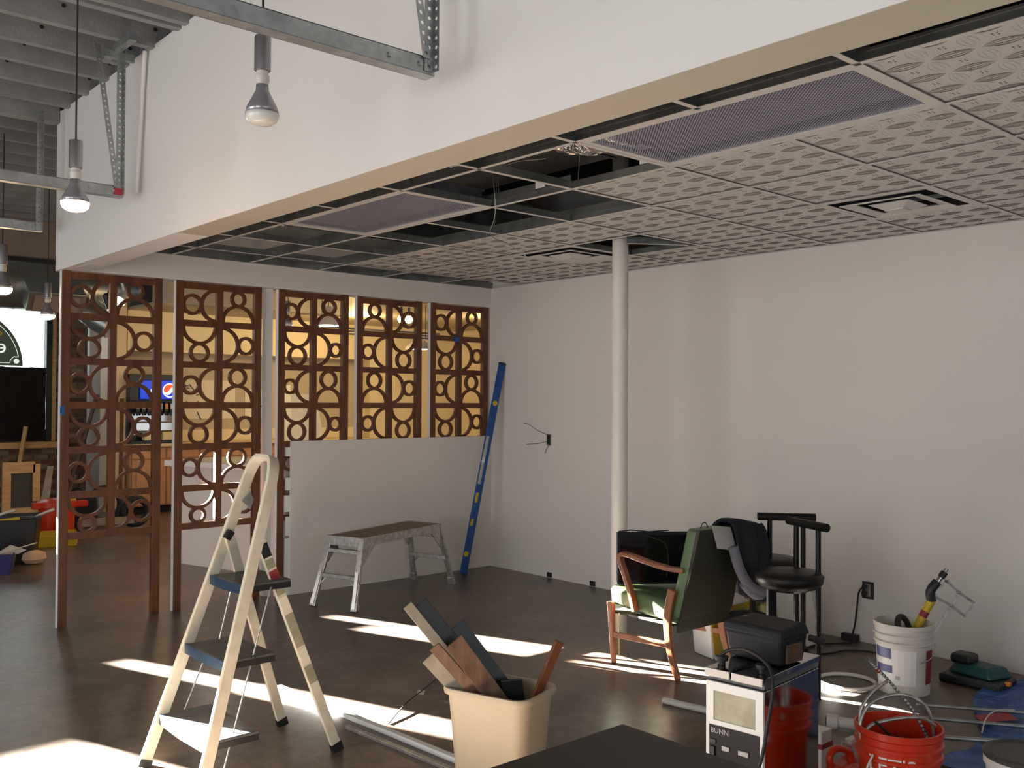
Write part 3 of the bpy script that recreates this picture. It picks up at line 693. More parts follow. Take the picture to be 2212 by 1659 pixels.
# spiral duct
t = thing('spiral_duct', 'big round galvanised spiral duct crossing under the fascia', 'duct', (-3, 6.5, 3.0))
obj('duct_hanger', MB().box(-3.2, -3.17, 6.48, 6.52, 3.3, 3.76), 'galv', t)
obj('pipe', MB().tube([(-8.5, 6.5, 3.02), (-1.0, 6.5, 3.02)], .33, 40), 'duct', t, smooth=True)
for i in range(22): obj('seam', MB().tube([(-4.6 + .16 * i, 6.5, 3.02), (-4.588 + .16 * i, 6.5, 3.02)], .336, 32), 'duct', t, smooth=True)
bx = Matrix.Translation((-2.15, 6.12, 2.86)) @ Matrix.Rotation(R(35), 4, 'X')
obj('register_boot', MB().box(-.34, .34, -.22, .3, -.12, .16).xf(bx), 'duct', t, bevel=.005)
obj('register_face', MB().box(-.27, .27, -.235, -.222, -.09, .13).xf(bx), 'fascia', t)
obj('branch', MB().tube([(-1.75, 6.35, 2.8), (-1.55, 6.2, 2.6), (-1.40, 6.1, 2.5)], .17, 20), 'duct', t, smooth=True)

# ------------------------------------------------------------------ kitchen beyond the screens
kb = struct('wall_kitchen', MB().box(-1.13, 2.77, 6.7, 6.82, 0, 2.76), 'ktan', 'tan kitchen back wall below a yellow-lit soffit', 'wall')
obj('soffit', MB().box(-1.13, 2.77, 6.3, 6.7, 2.205, 2.76), 'kwall', kb)
obj('upper_band', MB().box(2.77, 4.7, 6.3, 6.82, 0, 2.76), 'kwall', kb)
obj('backsplash', MB().box(-.3, 2.77, 6.66, 6.70, .94, 1.10), 'kwall', kb)
struct('wall_kitchen_side', MB().box(-1.31, -1.18, 6.2, 6.82, 0, 2.95), 'peach', 'narrow peach wall end left of the drinks counter', 'wall')
struct('wall_return', MB().box(-1.24, -.86, 7.5, 7.6, 0, 3.1), 'wall', 'pale wall panel beside the brick wall', 'wall')
struct('wall_far_right', MB().box(4.6, 4.8, .1, 8.2, 0, 3.8), 'kwall', 'kitchen side wall', 'wall')
kc = struct('ceiling_kitchen', MB().box(-1.13, 4.7, .15, 6.9, 2.76, 2.80), 'ktan', 'low tan kitchen ceiling', 'ceiling'); kc.name = 'ceiling'
obj('beam', MB().box(-1.9, .3, 3.0, 3.25, 2.56, 3.0), 'ktan', kc)
t = thing('counter_cabinet', 'row of reddish wood base cabinets under the drinks machine', 'cabinet', (.3, 6.3, 0))
obj('carcass', MB().box(-1.17, 2.7, 6.05, 6.64, .10, .90), 'maple', t)
obj('toe_kick', MB().box(-1.12, 2.7, 6.12, 6.64, 0, .10), 'dark', t)
obj('worktop', MB().box(-1.18, 2.72, 5.98, 6.655, .90, .94), 'peach', t, bevel=.006)
for i in range(8):
    x = -1.15 + .475 * i
    obj('drawer_front', MB().box(x, x + .455, 6.03, 6.05, .74, .885), 'maple', t, bevel=.004)
    d = obj('door', MB().box(x, x + .455, 6.03, 6.05, .115, .725), 'maple', t, bevel=.004)
    obj('door_panel', MB().box(x + .06, x + .395, 6.022, 6.03, .18, .66), 'maple', d)
# soda fountain
_n0 = set(bpy.data.objects)
t = thing('soda_fountain', 'black drinks fountain with a backlit blue sign and round red, white and blue emblem', 'drinks machine', (-.6, 6.3, .94))
obj('cabinet', MB().box(-.92, -.22, 6.22, 6.6, .97, 1.88).box(-.92, -.80, 6.05, 6.6, 1.52, 1.88).box(-.92, -.22, 6.08, 6.6, 1.80, 1.88), 'black', t, bevel=.006)
obj('drip_tray', MB().box(-.90, -.24, 6.02, 6.22, .945, .98), 'black', t)
obj('splash_panel', MB().box(-.84, -.24, 6.19, 6.22, 1.06, 1.34), 'steel', t)
obj('silver_shelf', MB().box(-.86, -.22, 6.05, 6.2, 1.10, 1.24), 'chrome', t, bevel=.02)
sgn = obj('lit_sign', MB().box(-.78, -.20, 6.055, 6.085, 1.545, 1.80), 'signb', t, bevel=.004)
lx, lz, lr = -.382, 1.665, .098
lp = MB().lathe([(0, 6.048), (lr, 6.048), (lr, 6.055), (0, 6.055)], (lx, 0, lz), 32, 'y'); obj('emblem_disc', lp, 'signl', sgn)
def seg(fn0, r, n=24):
    """part of the disc above / below a wavy line"""
    top = [(r * math.cos(a), r * math.sin(a)) for a in [PI * .06 + (PI * .86) * i / n for i in range(n + 1)]]
    low = [(top[-1][0] + (top[0][0] - top[-1][0]) * i / n, fn0(i / n)) for i in range(n + 1)]
    return top + low[1:-1]
rot = R(22)
def place(poly): return [(lx + u * math.cos(rot) - v * math.sin(rot), lz + u * math.sin(rot) + v * math.cos(rot)) for u, v in poly]
r1 = lr * .86
obj('emblem_red', MB().prism(place(seg(lambda s_: .010 - .022 * math.sin(2 * PI * s_) * .8, r1)), 6.044, 6.048), 'signr', sgn)
obj('emblem_blue', MB().prism(place([(u * .96, -v) for u, v in seg(lambda s_: .040 + .012 * math.sin(2 * PI * s_), r1)]), 6.044, 6.048), 'signb', sgn)
tx = text_mb('pepsi', .068, .001); tx.v = [(-.645 + v[0] * .93, 6.052 - v[2], 1.65 + v[1]) for v in tx.v]; obj('lettering', tx, 'signl', sgn)
for i in range(8):
    x = -.82 + .078 * i
    v = obj('valve', MB().box(x, x + .055, 6.10, 6.22, 1.37, 1.50), 'black', t, bevel=.004)
    obj('valve_label', MB().box(x + .006, x + .049, 6.094, 6.10, 1.41, 1.485), ['btn', 'white', 'orange', 'btn', 'lining', 'orange', 'white', 'btn'][i], v)
    obj('nozzle', MB().lathe([(.018, 1.37), (.014, 1.32), (0, 1.32)], (x + .027, 6.13, 0), 10), 'black', v)
tag(obj('plastic_tub', MB().box(-.72, -.52, 6.05, 6.16, .985, 1.09), 'kwall', bevel=.012), 'pale square tub standing on the drip tray of the drinks machine', 'tub')
tag(obj('plastic_tub', MB().box(-.47, -.30, 6.05, 6.16, .985, 1.10), 'kwall', bevel=.012), 'pale tub with rounded top, at the right end of the drip tray', 'tub')
for o in set(bpy.data.objects) - _n0:
    if o.parent is None: o.location.x -= .26
# half-height bar
t = thing('service_bar', 'white half-height bar wall with a pale overhanging top behind the second screen', 'counter', (-2.0, 1.35, 0))
A = Vector((-2.18, 1.97, 0)); B = Vector((-1.80, .75, 0)); d = (B - A).normalized(); n = Vector((-d.y, d.x, 0)) 
if n.x < 0: n = -n
def slab(a, b, w0, w1, z0, z1): return MB().hexa([a + n * w0 + Vector((0, 0, z0)), b + n * w0 + Vector((0, 0, z0)), b + n * w1 + Vector((0, 0, z0)), a + n * w1 + Vector((0, 0, z0)), a + n * w0 + Vector((0, 0, z1)), b + n * w0 + Vector((0, 0, z1)), b + n * w1 + Vector((0, 0, z1)), a + n * w1 + Vector((0, 0, z1))])
obj('front_panel', slab(A, B, 0, .12, 0, .84), 'wall', t)
obj('end_panel', slab(A, A + d * .02, .0, .62, 0, .90), 'wall', t)
obj('upper_front', slab(A + d * .03, B, -.03, .12, .84, .92), 'whitep', t)
obj('countertop', slab(A - d * .10, B + d * .02, -.10, .60, .92, .975), 'white', t, bevel=.008)
# lamps of the kitchen
t = thing('bell_pendant', 'bell-shaped white glowing pendant lamp behind the middle screen', 'lamp', (-.27, 2.5, 2.37))
obj('shade', MB().lathe([(.03, 2.60), (.05, 2.56), (.09, 2.50), (.13, 2.43), (.15, 2.385)], (-.27, 2.5, 0), 32), 'whitep', t, smooth=True, solid=.003)
obj('glass_disc', MB().lathe([(.146, 2.392), (.10, 2.375), (0, 2.37)], (-.27, 2.5, 0), 32), 'glow2', t, smooth=True)
obj('cord', MB().tube([(-.27, 2.5, 2.6), (-.27, 2.5, 2.76)], .004, 6), 'cord', t)
t = thing('barn_pendant', 'dark metal barn pendant lamp between the two right-hand screens', 'lamp', (.98, 2.5, 2.16))
obj('shade', MB().lathe([(.03, 2.36), (.035, 2.29), (.08, 2.265), (.13, 2.22), (.165, 2.165)], (.98, 2.5, 0), 32), 'bulbs', t, smooth=True, solid=.003)
obj('lit_rim', MB().lathe([(.160, 2.170), (.10, 2.162), (0, 2.160)], (.98, 2.5, 0), 32), 'glow2', t)
obj('cord', MB().tube([(.98, 2.5, 2.36), (.98, 2.5, 2.76)], .006, 6), 'cord', t)
for i, (x, lb) in enumerate(((.722, 'round lit bulb behind the fourth screen, left of the pair'), (.83, 'round lit bulb behind the fourth screen, right of the pair'))):
    q = thing('globe_bulb', lb, 'lamp', (x, 2.5, 2.515))
    obj('globe', MB().lathe([(0, 2.47), (.028, 2.478), (.042, 2.50), (.045, 2.515), (.042, 2.53), (.028, 2.552), (.012, 2.56)], (x, 2.5, 0), 20), 'glow', q, smooth='all')
    obj('socket', MB().lathe([(.016, 2.56), (.016, 2.76), (0, 2.76)], (x, 2.5, 0), 12), 'black', q)
t = thing('light_rail', 'dark conduit with wires running under the kitchen ceiling', 'rail', (.5, 2.8, 2.45))
for x in (-.1, 1.4): obj('stem', MB().tube([(x, 2.93, 2.34), (x, 2.93, 2.76)], .006, 6), 'black', t)
for k_ in range(3): obj('tube', MB().tube([(-.3, 2.9 + .03 * k_, 2.40 - .03 * k_), (1.6, 2.9 + .03 * k_, 2.40 - .03 * k_)], .010, 6), 'black', t)
def spot(x, y, z, lit, label):
    q = thing('track_spotlight', label, 'lamp', (x, y, z)); v = Vector((-.5, -.4, -.55)).normalized() if lit else Vector((.35, -.2, -.9)).normalized(); c = Vector((x, y, z))
    obj('head', MB().tube([c - v * .11, c - v * .09, c + v * .03, c + v * .05], .05, 16, rs=[.02, .045, .055, .062]), 'whitep' if lit else 'black', q, smooth=True)
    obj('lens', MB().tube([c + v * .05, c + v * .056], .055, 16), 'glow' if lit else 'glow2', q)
    obj('stem', MB().tube([c - v * .08, c + Vector((0, 0, .16)), c + Vector((0, 0, .24))], .012, 8), 'whitep' if lit else 'black', q)
    obj('track', MB().box(x - .03, x + .03, y - .02, y + .02, z + .22, z + .26), 'black', q)
    obj('drop_rod', MB().tube([(x, y, z + .25), (x, y, 3.5)], .006, 6), 'black', q)
spot(-2.52, 2.9, 2.50, False, 'black track spotlight head seen through the leftmost screen')
spot(-2.44, 2.82, 2.55, True, 'glaring white track spotlight seen through the leftmost screen')
for (x, y, e) in ((-.27, 2.5, 12), (.98, 2.5, 16), (.78, 2.5, 10), (-1.2, 4.6, 12), (1.6, 4.8, 60), (3.0, 3.6, 36)):
    l = bpy.data.lights.new('kitchen_light', 'POINT'); l.energy = e; l.color = (1.0, .69, .33); l.shadow_soft_size = .12
    o = bpy.data.objects.new('kitchen_light', l); COL.objects.link(o); o.location = (x, y, 2.12 if x < 1.2 and y < 3 else 2.5)
# papers, leaning board
t = thing('wall_drawing', 'large cream drawing sheet taped to the kitchen wall behind the second screen', 'drawing', (.2, 6.69, 1.55))
obj('sheet', MB().box(-.22, .62, 6.69, 6.70, 1.26, 1.83), 'paper', t)
def marks(t, x0, z0, s_, seed):
    rnd = random.Random(seed); mb = MB()
    for i in range(6):
        a = rnd.uniform(0, PI); c = Vector((x0 + rnd.uniform(-.06, .06) * s_, 6.684, z0 + rnd.uniform(-.15, .15) * s_)); e = Vector((math.cos(a), 0, math.sin(a))) * .04 * s_
        mb.bar(c - e, c + e, .012, .004, (0, 1, 0))
    obj('ink_mark', mb, 'black', t)
marks(t, .0, 1.5, 1.6, 1); marks(t, -.15, 1.70, .6, 2)
t = thing('wall_drawing', 'smaller cream drawing sheet with a dark squiggle, right of the large one', 'drawing', (.95, 6.69, 1.5))
obj('sheet', MB().box(.78, 1.12, 6.69, 6.70, 1.28, 1.70), 'paper', t); marks(t, 1.0, 1.38, .8, 4)
t = thing('leaning_board', 'tall cream board leaning between the second and middle screens', 'board', (-.6, 3.2, 0))
obj('panel', MB().hexa([(-.68, 2.95, 0), (-.42, 2.95, 0), (-.42, 2.98, 0), (-.68, 2.98, 0), (-.44, 3.25, 1.72), (-.33, 3.25, 1.72), (-.33, 3.28, 1.72), (-.44, 3.28, 1.72)]), 'paper', t)
t = thing('leaning_board', 'broad cream board behind the lower part of the middle screen', 'board', (.3, 4.2, 0))
obj('panel', MB().hexa([(.12, 4.1, 0), (.84, 4.1, 0), (.84, 4.13, 0), (.12, 4.13, 0), (.12, 4.3, 1.62), (.62, 4.3, 1.62), (.62, 4.33, 1.62), (.12, 4.33, 1.62)]), 'paper', t)
single('leaning_stick', MB().bar((-2.10, 1.286, .975), (-2.12, 1.294, 1.373), .03, .02), 'level', 'slim blue stick standing on the white bar top behind the second screen', 'stick')
single('leaning_lath', MB().bar((-1.42, 5.7, .0), (-1.24, 6.17, 1.55), .05, .02), 'wood', 'brown lath leaning beside the drinks cabinet', 'lath')
single('leaning_lath', MB().bar((-1.75, 6.9, .0), (-1.15, 7.45, 1.6), .05, .02), 'wood', 'brown lath leaning against the peach wall end', 'lath')

# ------------------------------------------------------------------ clutter at far left
t = thing('framed_screen', 'raw pine frame with dark mesh leaning under the window sill', 'frame', (-2.63, 5.5, 0))
def fr(x0, x1, z0, z1): return MB().box(x0, x1, 5.47, 5.51, z0, z1)
obj('stile', fr(-2.85, -2.76, .10, .79), 'pine', t); obj('stile', fr(-2.52, -2.44, .32, .76), 'pine', t)
obj('top_rail', fr(-2.76, -2.50, .66, .79), 'pine', t); obj('bottom_rail', fr(-2.76, -2.46, .13, .25), 'pine', t)
obj('mesh_panel', MB().box(-2.77, -2.50, 5.50, 5.515, .24, .67), 'screenmesh', t)
obj('leg', fr(-2.85, -2.78, 0, .12), 'pine', t)
t = thing('storage_tote', 'large black tote of tools with a yellow handle at the left edge', 'tote', (-3.45, 3.2, 0))
def tub(t, cx, cy, a, b, h, tilt, m, wall=.012, rz=0, taper=.88):
    mb = MB(); Z = Matrix.Translation((cx, cy, 0)) @ Matrix.Rotation(rz, 4, 'Z')
    o_ = []
    def ringv(a_, b_, z):
        return [Z @ Vector(q) for q in ((-a_, -b_, z), (a_, -b_, z), (a_, b_, z), (-a_, b_, z))]
    rs = [ringv(a * taper, b * taper, 0), ringv(a, b, h), ringv(a - wall, b - wall, h), ringv((a - wall) * taper, (b - wall) * taper, wall)]
    mb.v = [tuple(v) for r5 in rs for v in r5]
    for i in range(3):
        for j in range(4): mb.f.append((i * 4 + j, i * 4 + (j + 1) % 4, i * 4 + 4 + (j + 1) % 4, i * 4 + 4 + j))
    mb.f += [(3, 2, 1, 0), (12, 13, 14, 15)]; return obj('body', mb, m, t, bevel=.008)
tub(t, -3.42, 3.15, .33, .30, .42, 0, 'black', rz=R(-20))
obj('rim', MB().bar((-3.72, 3.02, .43), (-3.14, 2.83, .43), .03, .02), 'black', t)
obj('handle', MB().bar((-3.58, 2.93, .40), (-3.33, 2.86, .42), .03, .04), 'yel', t, bevel=.006)
t = thing('tool_tray', 'low bright yellow plastic tray of odds and ends by the red cooler', 'tray', (-2.72, 3.95, 0))
tub(t, -2.74, 3.96, .25, .22, .12, 0, 'yel', rz=R(-14), taper=.95)
obj('end_plate', MB().box(-2.99, -2.96, 3.95, 4.2, .02, .20), 'yel', t)
t = thing('red_cooler', 'orange-red drinks cooler with spread handles under the sill', 'cooler', (-2.5, 4.45, 0))
obj('body', MB().lathe([(0, 0), (.17, 0), (.18, .03), (.185, .33), (.20, .34), (.20, .36), (0, .37)], (-2.53, 4.5, 0), 28), 'redp', t, smooth=True)
obj('lid', MB().lathe([(.205, .36), (.205, .40), (.15, .43), (0, .435)], (-2.53, 4.5, 0), 28), 'redp', t, smooth=True)
obj('handle', MB().box(-2.80, -2.70, 4.42, 4.5, .33, .40), 'redp', t, bevel=.01); obj('handle', MB().box(-2.36, -2.22, 4.42, 4.5, .33, .40), 'redp', t, bevel=.01)
obj('strap', MB().box(-2.6, -2.42, 4.2, 4.28, .43, .46), 'yel', t)
t = thing('parts_bin', 'small dark blue parts bin in front of the black tote', 'bin', (-3.6, 2.45, 0))
tub(t, -3.66, 2.52, .20, .15, .18, 0, 'navyp', rz=R(-20))
single('paint_stick', MB().bar((-3.72, 2.42, .16), (-3.30, 2.42, .25), .02, .006), 'paper', 'pale stir stick lying across the blue bin', 'stick')
single('paper_scrap', MB().prism([(-3.62, .17), (-3.5, .24), (-3.38, .19), (-3.45, .16)], 2.44, 2.5), 'whitep', 'crumpled white scrap in the blue bin', 'paper')
single('work_glove', MB().lathe([(0, .0), (.07, .01), (.10, .05), (.09, .10), (.04, .125), (0, .13)], (-3.22, 2.80, 0), 14, sx=1.1, sy=.9), 'peach', 'tan crumpled glove on the floor beside the blue bin', 'glove', smooth=True)
single('brush_handle', MB().tube([(-3.20, 3.0, .40), (-3.12, 3.02, .43), (-2.98, 3.05, .47)], .014, 10, rs=[.005, .012, .016]), 'whitep', 'white tool handle sticking up to the right from the black tote', 'tool', smooth=True)
single('brush_handle', MB().tube([(-3.52, 3.0, .44), (-3.42, 3.0, .475), (-3.34, 3.0, .49)], .014, 10), 'whitep', 'white tool handle at the left edge above the black tote', 'tool', smooth=True)
single('leaning_plank', MB().hexa([(-2.72, 4.55, .2), (-2.62, 4.55, .2), (-2.62, 4.57, .2), (-2.72, 4.57, .2), (-2.56, 4.75, .78), (-2.50, 4.75, .78), (-2.50, 4.77, .78), (-2.56, 4.77, .78)]), 'scrapg', 'grey board leaning over the red cooler', 'board')
single('leaning_plank', MB().bar((-2.30, 7.3, .0), (-2.05, 7.60, 1.15), .05, .03), 'pine', 'thin pine stud leaning on the window sill', 'board')
for x, y, r, lb in ((-1.75, 5.3, .20, 'dark hose coil on the floor under the leaning laths'), (-1.55, 4.8, .15, 'small black tyre-like coil behind the leftmost screen')):
    single('hose_coil', MB().tube([(x + r * math.cos(a), y, r + .04 + r * math.sin(a)) for a in [2 * PI * i / 24 for i in range(24)]], .045, 10, closed=True), 'rubber', lb, 'hose', smooth=True)
single('scrap_block', MB().box(-2.2, -1.6, 4.7, 4.8, .06, .14), 'scrapg', 'pale timber offcut lying on the floor behind the leftmost screen', 'timber')
t = thing('tool_bag', 'dark bag of tools on the floor under the brick wall', 'bag', (-2.0, 5.4, 0))
obj('body', MB().box(-2.25, -1.85, 5.2, 5.5, 0, .36), 'bag', t, bevel=.05); obj('handle', MB().tube(arcpts((-2.05, .36), .10, 0, PI, 10, lambda u, v: (u, 5.35, v)), .012, 8), 'black', t)
obj('tool', MB().bar((-2.2, 5.3, .3), (-2.1, 5.25, .62), .03, .02), 'scrap', t)

# ------------------------------------------------------------------ blue level against the wall
t = thing('spirit_level', 'long blue box level leaning into the room corner', 'level', (-.527, -.232, 0))
a = Vector((-.527, -.232, 0.0)); b = Vector((-.035, -.20, 1.885)); dd = (b - a).normalized()
obj('beam', MB().bar(a + Vector((.02, 0, .012)), b, .030, .062, (1, 0, 0.0)), 'level', t)
obj('end_cap', MB().bar(b, b + dd * .014, .034, .066, (1, 0, 0)), 'black', t); obj('end_cap', MB().bar(a + Vector((.018, 0, .004)), a + Vector((.021, 0, .014)), .034, .066, (1, 0, 0)), 'black', t)
for fr_, l_ in ((.10, .0), (.245, .03), (.36, .045), (.81, .0)):
    c = a.lerp(b, fr_) + Vector((-.012, -.018, 0))
    if l_: obj('vial', MB().bar(c - dd * l_, c + dd * l_, .012, .022, (1, 0, 0)), 'yel', t, bevel=.002)
    else: obj('vial', MB().lathe([(0, -.008), (.024, -.008), (.024, .004), (0, .004)], tuple(c), 16, 'y'), 'yel', t)
for fr_ in (.475, .60): 
    c = a.lerp(b, fr_) + Vector((-.014, -.014, 0)); obj('hand_grip', MB().bar(c - dd * .10, c + dd * .10, .012, .030, (1, 0, 0)), 'btn', t, bevel=.004)
c = a.lerp(b, .54) + Vector((-.015, -.014, 0)); obj('paper_label', MB().bar(c - dd * .05, c + dd * .05, .010, .026, (1, 0, 0)), 'white', t)

# ------------------------------------------------------------------ aluminium work bench
t = thing('work_bench', 'aluminium folding work platform with a worn brown deck by the half wall', 'bench', (-1.5, -.5, 0))
e1 = Vector((.953, .302, 0)); e2 = Vector((.302, -.953, 0)); ctr = Vector((-1.50, -.492, 0)); up = Vector((0, 0, 1))
def Bp(u, v, z): return ctr + e1 * u + e2 * v + up * z
HZ = .52
def obox(u0, u1, v0, v1, z0, z1): return MB().hexa([Bp(u0, v0, z0), Bp(u1, v0, z0), Bp(u1, v1, z0), Bp(u0, v1, z0), Bp(u0, v0, z1), Bp(u1, v0, z1), Bp(u1, v1, z1), Bp(u0, v1, z1)])
obj('deck', obox(-.50, .50, -.165, .165, HZ - .008, HZ), 'ply', t)
for v in (-.17, .17): obj('side_rail', obox(-.51, .51, v - .006, v + .006, HZ - .065, HZ + .002), 'alu', t, bevel=.002)
for u in (-.51, .51): obj('end_rail', obox(u - .006, u + .006, -.17, .17, HZ - .07, HZ + .002), 'alu', t, bevel=.002)
for i in range(7): obj('deck_rib', obox(-.48, .48, -.145 + .048 * i - .003, -.145 + .048 * i + .003, HZ, HZ + .003), 'ply', t)
lb_ = text_mb('WERNER', .035, .0005); 
for su in (-1, 1):
    for sv in (-1, 1):
        top = Bp(su * .50, sv * .155, HZ - .03); bot = Bp(su * .63, sv * .20, .02)
        lg = obj('leg', MB().bar(bot, top, .048, .022, e1 * su + up * .2), 'alu', t, bevel=.002)
        obj('inner_channel', MB().bar(bot + e1 * su * .015, bot.lerp(top, .55) + e1 * su * .015, .030, .012, e1 * su + up * .2), 'chrome', lg)
        obj('foot', MB().bar(bot - up * .018, bot + (top - bot).normalized() * .045, .056, .034, e1 * su), 'alu', lg, bevel=.003)
        obj('gusset', MB().hexa([Bp(su * .50, sv * .166, HZ - .20), Bp(su * .52, sv * .166, HZ - .20), Bp(su * .52, sv * .174, HZ - .20), Bp(su * .50, sv * .174, HZ - .20), Bp(su * .36, sv * .166, HZ - .06), Bp(su * .515, sv * .166, HZ - .06), Bp(su * .515, sv * .174, HZ - .06), Bp(su * .36, sv * .174, HZ - .06)]), 'alu', t)
        k0 = bot.lerp(top, .28); k1 = Bp(su * .585, sv * .10, HZ * .44); obj('brace', MB().bar(k0, k1, .012, .004, e1), 'alu', t)
    for fz in (.45, .84):
        pa = Bp(su * .63, .20, .02).lerp(Bp(su * .50, .155, HZ - .03), fz); pb = Bp(su * .63, -.20, .02).lerp(Bp(su * .50, -.155, HZ - .03), fz)
        obj('rung', MB().bar(pa, pb, .036, .030, up), 'alu', t, bevel=.003)
obj('latch', obox(-.53, -.515, -.12, -.06, HZ - .10, HZ - .072), 'black', t)

# ------------------------------------------------------------------ step ladder
t = thing('step_ladder', 'cream painted three-step ladder with blue-black treads standing open', 'ladder', (-4.05, -3.05, 0))
def FR(side, z):   # front stile axis: side -1 far, +1 near
    y = (-2.80 if side < 0 else -3.345) + (-.02 if side < 0 else .30) * (z / 1.3) * (1 if side > 0 else 3.2)
    return Vector((-4.30 + .365 * z, y, z))
yN0, yN1, yF0, yF1 = -3.345, -3.05, -2.80, -2.85
def FRp(s_, z): return Vector((-4.30 + .365 * z, (yN0 + (yN1 - yN0) * z / 1.3) if s_ > 0 else (yF0 + (yF1 - yF0) * z / 1.3), z))
path = [FRp(-1, 0), FRp(-1, .6), FRp(-1, 1.20)]
cA = FRp(-1, 1.20); cB = FRp(1, 1.20)
for i in range(1, 8):
    a_ = i / 8 * PI / 2; path.append(cA + (FRp(-1, 1.30) - cA) * math.sin(a_) * .95 + Vector((0, -1, 0)) * .055 * (1 - math.cos(a_)))
for i in range(0, 8):
    a_ = (1 - i / 8) * PI / 2; path.append(cB + (FRp(1, 1.30) - cB) * math.sin(a_) * .95 + Vector((0, 1, 0)) * .055 * (1 - math.cos(a_)))
path += [cB, FRp(1, .6), FRp(1, 0)]
def ribbon(path, wd, th, wdir):
    """channel swept along a path: flat web facing sideways"""
    mb = MB(); k = len(path); wdir = Vector(wdir).normalized()
    for i, p_ in enumerate(path):
        tt = (path[min(i + 1, k - 1)] - path[max(i - 1, 0)]).normalized(); nn = tt.cross(wdir).normalized(); wv = nn.cross(tt).normalized()
        for su, sv in ((-1, -1), (1, -1), (1, 1), (-1, 1)): mb.v.append(tuple(p_ + wv * su * wd / 2 + nn * sv * th / 2))
    for i in range(k - 1):
        for j in range(4): mb.f.append((i * 4 + j, i * 4 + (j + 1) % 4, i * 4 + 4 + (j + 1) % 4, i * 4 + 4 + j))
    mb.f += [(3, 2, 1, 0), tuple((k - 1) * 4 + j for j in range(4))]; return mb
obj('front_frame', ribbon(path, .050, .022, (1, 0, -.365)), 'ladw', t, bevel=.004)
HF = Vector((-3.955, -2.86, .955)); HN = Vector((-3.925, -3.09, .965))
backs = [(Vector((-3.606, -2.72, .0)), HF), (Vector((-3.583, -3.18, .0)), HN)]
for i, (bo, to) in enumerate(backs):
    lg = obj('rear_leg', MB().bar(bo, to, .020, .045, (1, 0, .3)), 'ladw', t, bevel=.003)
    obj('foot', MB().bar(bo - up * .0, bo + (to - bo).normalized() * .04, .026, .050, (1, 0, .3)), 'rubber', lg)
    obj('hinge', MB().bar(to - Vector((.012, 0, .02)), to + Vector((.012, 0, .015)), .026, .032, (1, 0, 0)), 'black', t, bevel=.004)
lg = bpy.data.objects['rear_leg.001']
for i, (f0, f1, m_) in enumerate(((.91, .98, 'black'), (.86, .91, 'bean'), (.80, .86, 'cardred'), (.74, .80, 'bean'), (.66, .74, 'paper'), (.50, .66, 'bean'), (.42, .50, 'paper'), (.33, .42, 'bean'))):
    a_ = backs[1][0].lerp(backs[1][1], f0) + Vector((0, -.011, 0)); b_ = backs[1][0].lerp(backs[1][1], f1 - .01) + Vector((0, -.011, 0))
    obj('sticker', MB().bar(a_, b_, .002, .040, (1, 0, .3)), m_, lg)
for s_ in (-1, 1): obj('foot', MB().bar(FRp(s_, 0), FRp(s_, .03), .028, .056, (1, 0, 0)), 'rubber', t)
for i, z in enumerate((.205, .49, .775)):
    a_ = FRp(-1, z); b_ = FRp(1, z); x0 = a_.x - .015; dx = .225
    y0, y1 = b_.y + .018, a_.y - .018
    st = obj('step', MB().hexa([(x0, y0, z - .006), (x0 + dx, y0, z - .006), (x0 + dx, y1, z - .006), (x0, y1, z - .006), (x0, y0, z + .008), (x0 + dx, y0, z + .008), (x0 + dx, y1, z + .008), (x0, y1, z + .008)]), 'step', t, bevel=.003)
    obj('step_skirt', MB().box(x0 + .01, x0 + dx, y0 - .001, y0 + .003, z - .028, z - .004).box(x0 + .01, x0 + dx, y1 - .003, y1 + .001, z - .028, z - .004).box(x0 + dx - .004, x0 + dx, y0, y1, z - .028, z - .004), 'black', st)
    obj('step_edge', MB().prism([(x0 - .004, y0), (x0 - .012, (y0 + y1) / 2), (x0 - .004, y1), (x0 + .006, y1), (x0 + .006, y0)], z - .032, z + .009, 'xy'), 'blue', st)
    for yy, s_ in ((y0, 1), (y1, -1)): obj('pivot', MB().lathe([(0, -.014), (.012, -.014), (.012, .014), (0, .014)], (a_.x + .004, yy - .012 * s_, z - .012), 12, 'y'), 'chrome', t)
def rod(a_, b_, nm='tie_rod'): obj(nm, MB().tube([Vector(a_), Vector(b_)], .0035, 6), 'alu', t)
rod((-3.905, -3.16, .76), (-4.175, -3.26, .015)); rod((-3.93, -2.86, .76), (-4.0, -2.86, .47)); rod((-4.03, -2.83, .46), (-4.13, -2.82, .21))
obj('catch', MB().prism([(-3.90, 1.10), (-3.86, 1.14), (-3.845, 1.10), (-3.86, 1.06)], -2.865, -2.875), 'alu', t)

